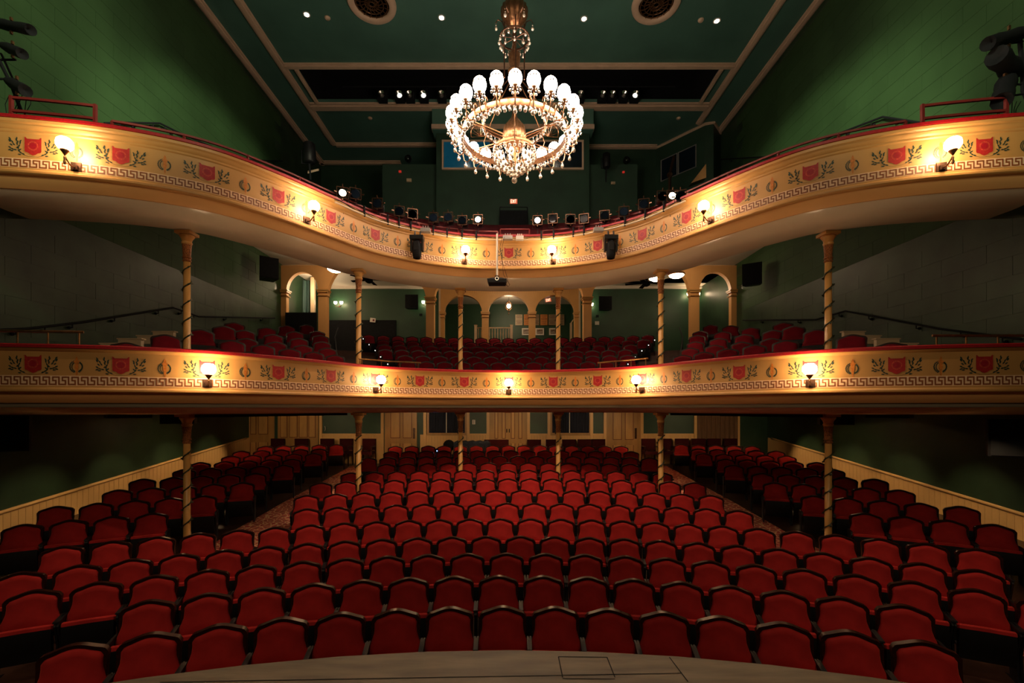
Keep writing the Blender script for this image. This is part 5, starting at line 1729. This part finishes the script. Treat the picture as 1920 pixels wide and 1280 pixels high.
# ================================================================ MEZZANINE DETAILS
def dome(loc, lb):
    t = thing('ceiling_light', lb, 'ceiling light', loc)
    q = MB(); q.lathe([(.19, .05), (.21, .02), (.20, 0)], n=20); q.build('rim', 'brass', t)
    q = MB(); q.lathe([(.0001, -.07), (.10, -.06), (.17, -.02), (.19, .01)], n=20); q.build('glass_shade', 'dome', t, smooth=True)
dome(W(628.5, 505, 11.3), 'lit round ceiling light under the upper balcony, left side')
dome(W(1268.5, 516, 11.5), 'lit round ceiling light under the upper balcony, right side')
dome(W(1230, 522, 12.5), 'small lit ceiling light beside the second column from the right')
def fan(loc, lb, n=5):
    t = thing('ceiling_fan', lb, 'ceiling fan', loc)
    q = MB(); q.lathe([(.05, -.12), (.12, -.08), (.13, 0), (.06, .06), (.03, .25)], n=12); q.build('motor', 'blackm', t, smooth=True)
    for k in range(n):
        a = 2 * PI * k / n + .3
        q = MB(); q.box((.12 + .28, 0, 0), (.56, .13, .012)); o = q.build('blade', 'blackm', t); o.rotation_euler = (.15, 0, a)
fan(W(692, 524, 15.0), 'dark ceiling fan behind the second column from the left')
fan(W(1212, 530, 15.0), 'dark ceiling fan behind the second column from the right')
def dsconce(loc, lb, n=2, wd=.14):
    t = thing('wall_lamp', lb, 'wall lamp', loc)
    q = MB(); q.box((0, -.01, -.12), (.07, .03, .10)); q.build('backplate', 'dkbronze', t)
    for k in range(n):
        x = 0 if n == 1 else (-wd + 2 * wd * k / (n - 1))
        q = MB(); q.tube([(0, -.02, -.12), (x * .6, -.10, -.16), (x, -.14, -.10), (x, -.14, -.04)], .012, 5); q.build('arm', 'dkbronze', t)
        q = MB(); q.lathe([(.03, -.03), (.06, .0), (.075, .05), (.07, .09)], (x, -.14, 0), 12); q.build('glass_shade', 'dome', t, smooth=True)
    return t
dsconce(W(636.5, 570, 21.8), 'two-armed lit wall lamp on the green rear wall, left side')
dsconce(W(804, 569, 21.8), 'two-armed lit wall lamp behind the left inner pier', 2, .24)
dsconce(W(1101, 573, 21.8), 'two-armed lit wall lamp behind the right inner pier', 2, .20)
dsconce(W(1298, 554, 21.8), 'two-armed lit wall lamp behind the right outer pier', 2, .24)
# pendant in the lobby
t = thing('pendant_lamp', 'lit beaded pendant lamp hanging in the middle arch', 'pendant lamp', W(954, 573.5, 21.5))
q = MB(); q.ball((0, 0, 0), .095, 12, 8, 1.1); q.build('glass_globe', 'dome', t, smooth=True)
q = MB()
for k in range(8):
    a = 2 * PI * k / 8; q.tube([(0, 0, .26), (.14 * math.cos(a), .14 * math.sin(a), .08), (.16 * math.cos(a), .16 * math.sin(a), -.08), (.03 * math.cos(a), .03 * math.sin(a), -.22)], .008, 4)
q.build('cage', 'bronze', t)
q = MB(); q.tube([(0, 0, .25), (0, 0, 5.78 - 4.87)], .008, 4); q.build('chain', 'dkbronze', t)
q = MB(); q.lathe([(.0001, -.4), (.02, -.38), (.012, -.3), (.03, -.22)], n=6); q.build('tassel', 'bronze', t)
# posters and pictures on the lobby wall
YL = 24.95
def poster(x0, x1, y0, y1, mt, lb, lines, frame=None, group=None):
    a, b_ = W(x0, y1, YL), W(x1, y0, YL)
    t = thing('framed_poster' if not frame else 'framed_picture', lb, 'poster' if not frame else 'picture', ((a.x + b_.x) / 2, YL, (a.z + b_.z) / 2))
    w, h = b_.x - a.x, b_.z - a.z
    if frame:
        q = MB(); q.box((0, 0, 0), (w, .04, h)); q.build('frame', 'white', t)
        q = MB(); q.box((0, -.022, 0), (w * .7, .01, h * .62)); q.build('photograph', 'photo', t)
        q = MB(); q.box((0, -.029, -h * .08), (w * .6, .004, h * .06)); q.build('photo_band', 'white', t)
    else:
        q = MB(); q.box((0, 0, 0), (w, .03, h)); q.build('paper', mt, t)
        q = MB(); random.seed(int(x0))
        for k, (u, lw, lh) in enumerate(lines):
            # rows of short printed strokes
            x = -w * lw / 2
            while x < w * lw / 2 - .01:
                c_ = random.uniform(.03, .055); q.box((x + c_ / 2, -.017, h * (.5 - u)), (c_ * .8, .004, h * lh)); x += c_ * 1.2
        tag(q.build('print', 'ink', t), kind='stuff')
L1 = [(.12, .6, .05), (.24, .75, .05), (.34, .5, .03), (.5, .6, .02), (.62, .75, .06), (.75, .6, .05), (.86, .7, .05)]
L2 = [(.12, .7, .06), (.25, .5, .05), (.42, .75, .08), (.6, .6, .03), (.72, .7, .03), (.86, .5, .04)]
poster(966.2, 979.5, 589.5, 609.5, 'postercream', 'cream printed playbill with bold lines, leftmost of the poster row', L1)
poster(982.3, 995, 589.5, 609.5, 'posterorange', 'bright orange printed poster beside the cream playbill', L2)
poster(998, 1011, 589.5, 609.5, 'postertan', 'tan printed poster behind the slim arch pier', L1)
poster(1013.2, 1026.5, 589.5, 609.5, 'posterorange', 'orange printed poster right of the slim arch pier', L2)
poster(1028.5, 1042, 589.5, 609.5, 'postertan', 'brownish printed poster between orange poster and column', L1)
poster(1044, 1058, 589.5, 609.5, 'postertan', 'brownish printed poster at the right end of the poster row', L2)
poster(978.5, 995, 615, 628, None, 'white framed sepia picture below the orange poster', [], True)
poster(1004, 1020, 615, 628, None, 'white framed sepia picture in the middle of the lower row', [], True)
poster(1029.5, 1046, 615, 628, None, 'white framed sepia picture at the right of the lower row', [], True)
# lobby door
q = MB(); a, b_ = W(919, 635, YL), W(948, 582, YL)
q.bb(a.x, b_.x, YL - .03, YL + .02, EYE + 2.2, b_.z)
d_ = tag(q.build('door_6', 'midgreen'), kind='structure')
for k in range(2):
    w = b_.x - a.x
    q = MB(); q.bb(a.x + w * (.08 + .46 * k), a.x + w * (.46 + .46 * k), YL - .045, YL - .03, EYE + 3.4, b_.z - .12); q.build('panel', 'midgreen', d_)
# framed picture on the lobby side wall, seen edge-on
q = MB(); q.box((0, 0, 0), (.04, .9, .55)); tag(q.build('wall_mirror', 'photo', loc=(-3.42, 22.4, EYE + 4.3)), 'large framed picture on the left side wall of the lobby', 'picture')
# balustrade
t = thing('balustrade', 'cream painted wooden balustrade with turned balusters behind the centre arches', 'balustrade')
yb_ = 21.2
x0_, x1_ = (892 - AX) * yb_ / F, (959 - AX) * yb_ / F
zt_ = EYE + (HZ - 613.5) * yb_ / F
q = MB(); q.bb(x0_, x1_, yb_ - .04, yb_ + .04, zt_ - .05, zt_); q.build('top_rail', 'cream', t)
for x in (x0_, x1_):
    q = MB(); q.box((x, yb_, zt_ - .45), (.12, .12, 1.05)); q.box((x, yb_, zt_ + .09), (.15, .15, .04)); q.build('newel_post', 'cream', t)
pb = None
for i in range(1, 13):
    if pb is None:
        q = MB(); q.lathe([(.02, 0), (.02, .15), (.03, .25), (.018, .45), (.026, .6), (.018, .72), (.018, .85)], n=8); pb = o = q.build('baluster', 'cream', t, smooth=True)
    else:
        o = pb.copy(); C.objects.link(o); o.parent = t
    o.location = (x0_ + (x1_ - x0_) * i / 13, yb_, zt_ - .9)
# lobby stair newel
q = MB(); a = W(1068.5, 630, 21.6); q.bb(a.x, a.x + .10, 21.5, 21.6, EYE + 2.2, EYE + (HZ - 606) * 21.6 / F); q.tube([(a.x + .05, 21.55, EYE + (HZ - 606) * 21.6 / F), W(1075.5, 599, 21.8)], .03, 4)
q.bb(a.x + .2, a.x + .25, 21.55, 21.6, EYE + 2.2, EYE + (HZ - 602) * 21.6 / F)
tag(q.build('stair_newel', 'cream'), 'cream stair post and rail at the right side of the lobby', 'stair post')
# notice, boxes
for px, py, w, h, m_, lb, rot in ((699, 600, .26, .20, 'white', 'white paper notice with red mark on the dark dado, left rear of the lower balcony', .12), (1119.5, 605.5, .2, .17, 'white', 'white control box on the green wall right of the right inner pier', 0)):
    t = thing('wall_notice', lb, 'notice', W(px, py, 21.7)); t.rotation_euler = (0, rot, 0)
    q = MB(); q.box((0, 0, 0), (w, .02, h)); q.build('sheet', m_, t)
    if rot:
        q = MB(); q.box((.04, -.012, 0), (.09, .006, .09)); q.build('red_mark', 'redpaint', t)
for px, py, lb in ((789, 590, 'small black wall box left of the left inner pier'), (1120, 592.5, 'small black wall box above the white control box')):
    q = MB(); q.box((0, 0, 0), (.13, .06, .11)); q.box((0, -.03, 0), (.09, .03, .07)); tag(q.build('junction_box', 'blackm', loc=W(px, py, 21.8)), lb, 'box')
# aisle step lights
k = 0
for px, py, d in ((681, 635, 16.5), (692, 646, 15.6), (703.5, 657, 14.7), (713.5, 669, 13.8), (727, 682.5, 12.9), (1227.5, 637.5, 16.5), (1216, 647, 15.6), (1203.5, 657.5, 14.7), (1191, 669, 13.8), (1177.5, 682.5, 12.9)):
    k += 1
    sd = 'left' if px < 954 else 'right'
    t = thing('step_light', 'tiny lit aisle lamp on the %s aisle of the lower balcony, %s step down' % (sd, ORD[(k - 1) % 5 + 1]), 'step light', W(px, py, d), 0, 'aisle lamps of the lower balcony')
    q = MB(); q.ball((0, 0, 0), .013, 6, 5); q.build('lamp', 'steplight', t)
    q = MB(); q.box((0, .1, -.05), (.03, .16, .22)); q.build('aisle_standard', 'black', t)
# steps of the two balcony aisles
for sg, w in ((-1, 'left'), (1, 'right')):
    stp = thing('aisle_steps', 'dark wooden aisle steps between centre and %s seats of the lower balcony' % w, 'steps')
    for k in range(8):
        d = 10.9 + .62 * k; x = -(3.35 + .30 * k); z = EYE + .2 + .19 * k
        q = MB(); q.box((-sg * x if sg > 0 else x, d + .3, z - .1), (1.15, .66, .2)); q.build('step', 'step', stp)
    rl = thing('aisle_rail', 'black metal aisle handrail by the %s seats of the lower balcony' % w, 'handrail')
    def Q(x, y, z): return (-sg * x if sg > 0 else x, y, EYE + z)
    q = MB(); q.tube([Q(-4.6, 12.2, 1.25), Q(-5.6, 14.6, 2.3), Q(-5.8, 15.4, 2.75)], .02, 5); q.build('bar', 'blackm', rl)
    for i in range(5):
        t_ = i / 4; q = MB(); q.tube([Q(-4.6 - 1.0 * t_, 12.2 + 2.4 * t_, .4 + .8 * t_), Q(-4.6 - 1.0 * t_, 12.2 + 2.4 * t_, 1.25 + 1.05 * t_)], .014, 4); q.build('post', 'blackm', rl)

# fill lights added under the balconies to brighten the walls there
for i, (x, y, w) in enumerate(((-7.9, 12.0, 'by the left wall, rear'), (-4.6, 14.6, 'left of the middle'), (0.0, 14.8, 'over the middle'), (4.6, 14.6, 'right of the middle'), (7.9, 12.0, 'by the right wall, rear'))):
    t = thing('soffit_fill_light', 'added round fill light in the ceiling under the lower balcony, ' + w, 'ceiling light', (x, y, EYE - .097))
    q = MB(); q.lathe([(.11, -.03), (.13, -.005), (.12, 0)], n=16); q.f = [f for f in q.f if len(f) == 4]; q.build('rim', 'brass', t)
    q = MB(); q.lathe([(.0001, -.02), (.11, -.02)], n=14); q.build('lens', 'soffitfill', t)
for x, y, e in ((-8.4, 19.6, 30), (8.4, 19.8, 15), (-6.2, 17.0, 26), (0, 17.6, 48), (6.2, 17.0, 26), (0, 22.6, 30)):
    lamp('balcony_fill', 'POINT', (x, y, EYE + 5.2), e, (1.0, .72, .45), shadow_soft_size=.15)  # unseen point lights added to fill the balcony rooms and lobby
for x in (-7.4, -4.2, -1.4, 1.4, 4.2, 7.4):
    lamp('back_wall_fill_spot', 'SPOT', (x * .9, 12.7, EYE - .10), 60, (1.0, .66, .34), (x, 16.3, EYE - .55), spot_size=math.radians(78), spot_blend=.8, shadow_soft_size=.03)  # hidden spots added to brighten the orchestra back wall
for sg in (-1, 1):
    for y in (7.4, 9.1, 10.8, 12.5, 14.2):
        lamp('wainscot_fill_spot', 'SPOT', (sg * 7.4, y, EYE - .10), 62, (1.0, .66, .34), (sg * 9.4, y - .2, EYE - 2.6 + .11 * (y - 8.3)), spot_size=math.radians(50), spot_blend=.8, shadow_soft_size=.03)  # hidden spots added to brighten the side wainscot
# little courtesy lamps at the ends of the centre rows, shining on the carpet
for sg in (-1, 1):
    for k, d in enumerate((8.35, 9.2, 10.1, 10.9, 12.2, 13.4)):
        x = sg * 4.42
        z = floor_z(x, d)
        t = thing('courtesy_lamp', 'tiny courtesy lamp low on the %s aisle end of the %s lit centre row' % ('left' if sg < 0 else 'right', ORD[k + 1]), 'aisle lamp', (x, d, z + .33), 0, 'courtesy lamps along the two aisles')
        q = MB(); q.box((0, 0, 0), (.03, .05, .035)); q.build('lamp_housing', 'black', t)
        lamp('courtesy_beam', 'SPOT', (x + sg * .03, d, z + .31), 2.5, (1.0, .78, .5), (x + sg * .55, d - .15, z), spot_size=math.radians(88), spot_blend=.5, shadow_soft_size=.02)
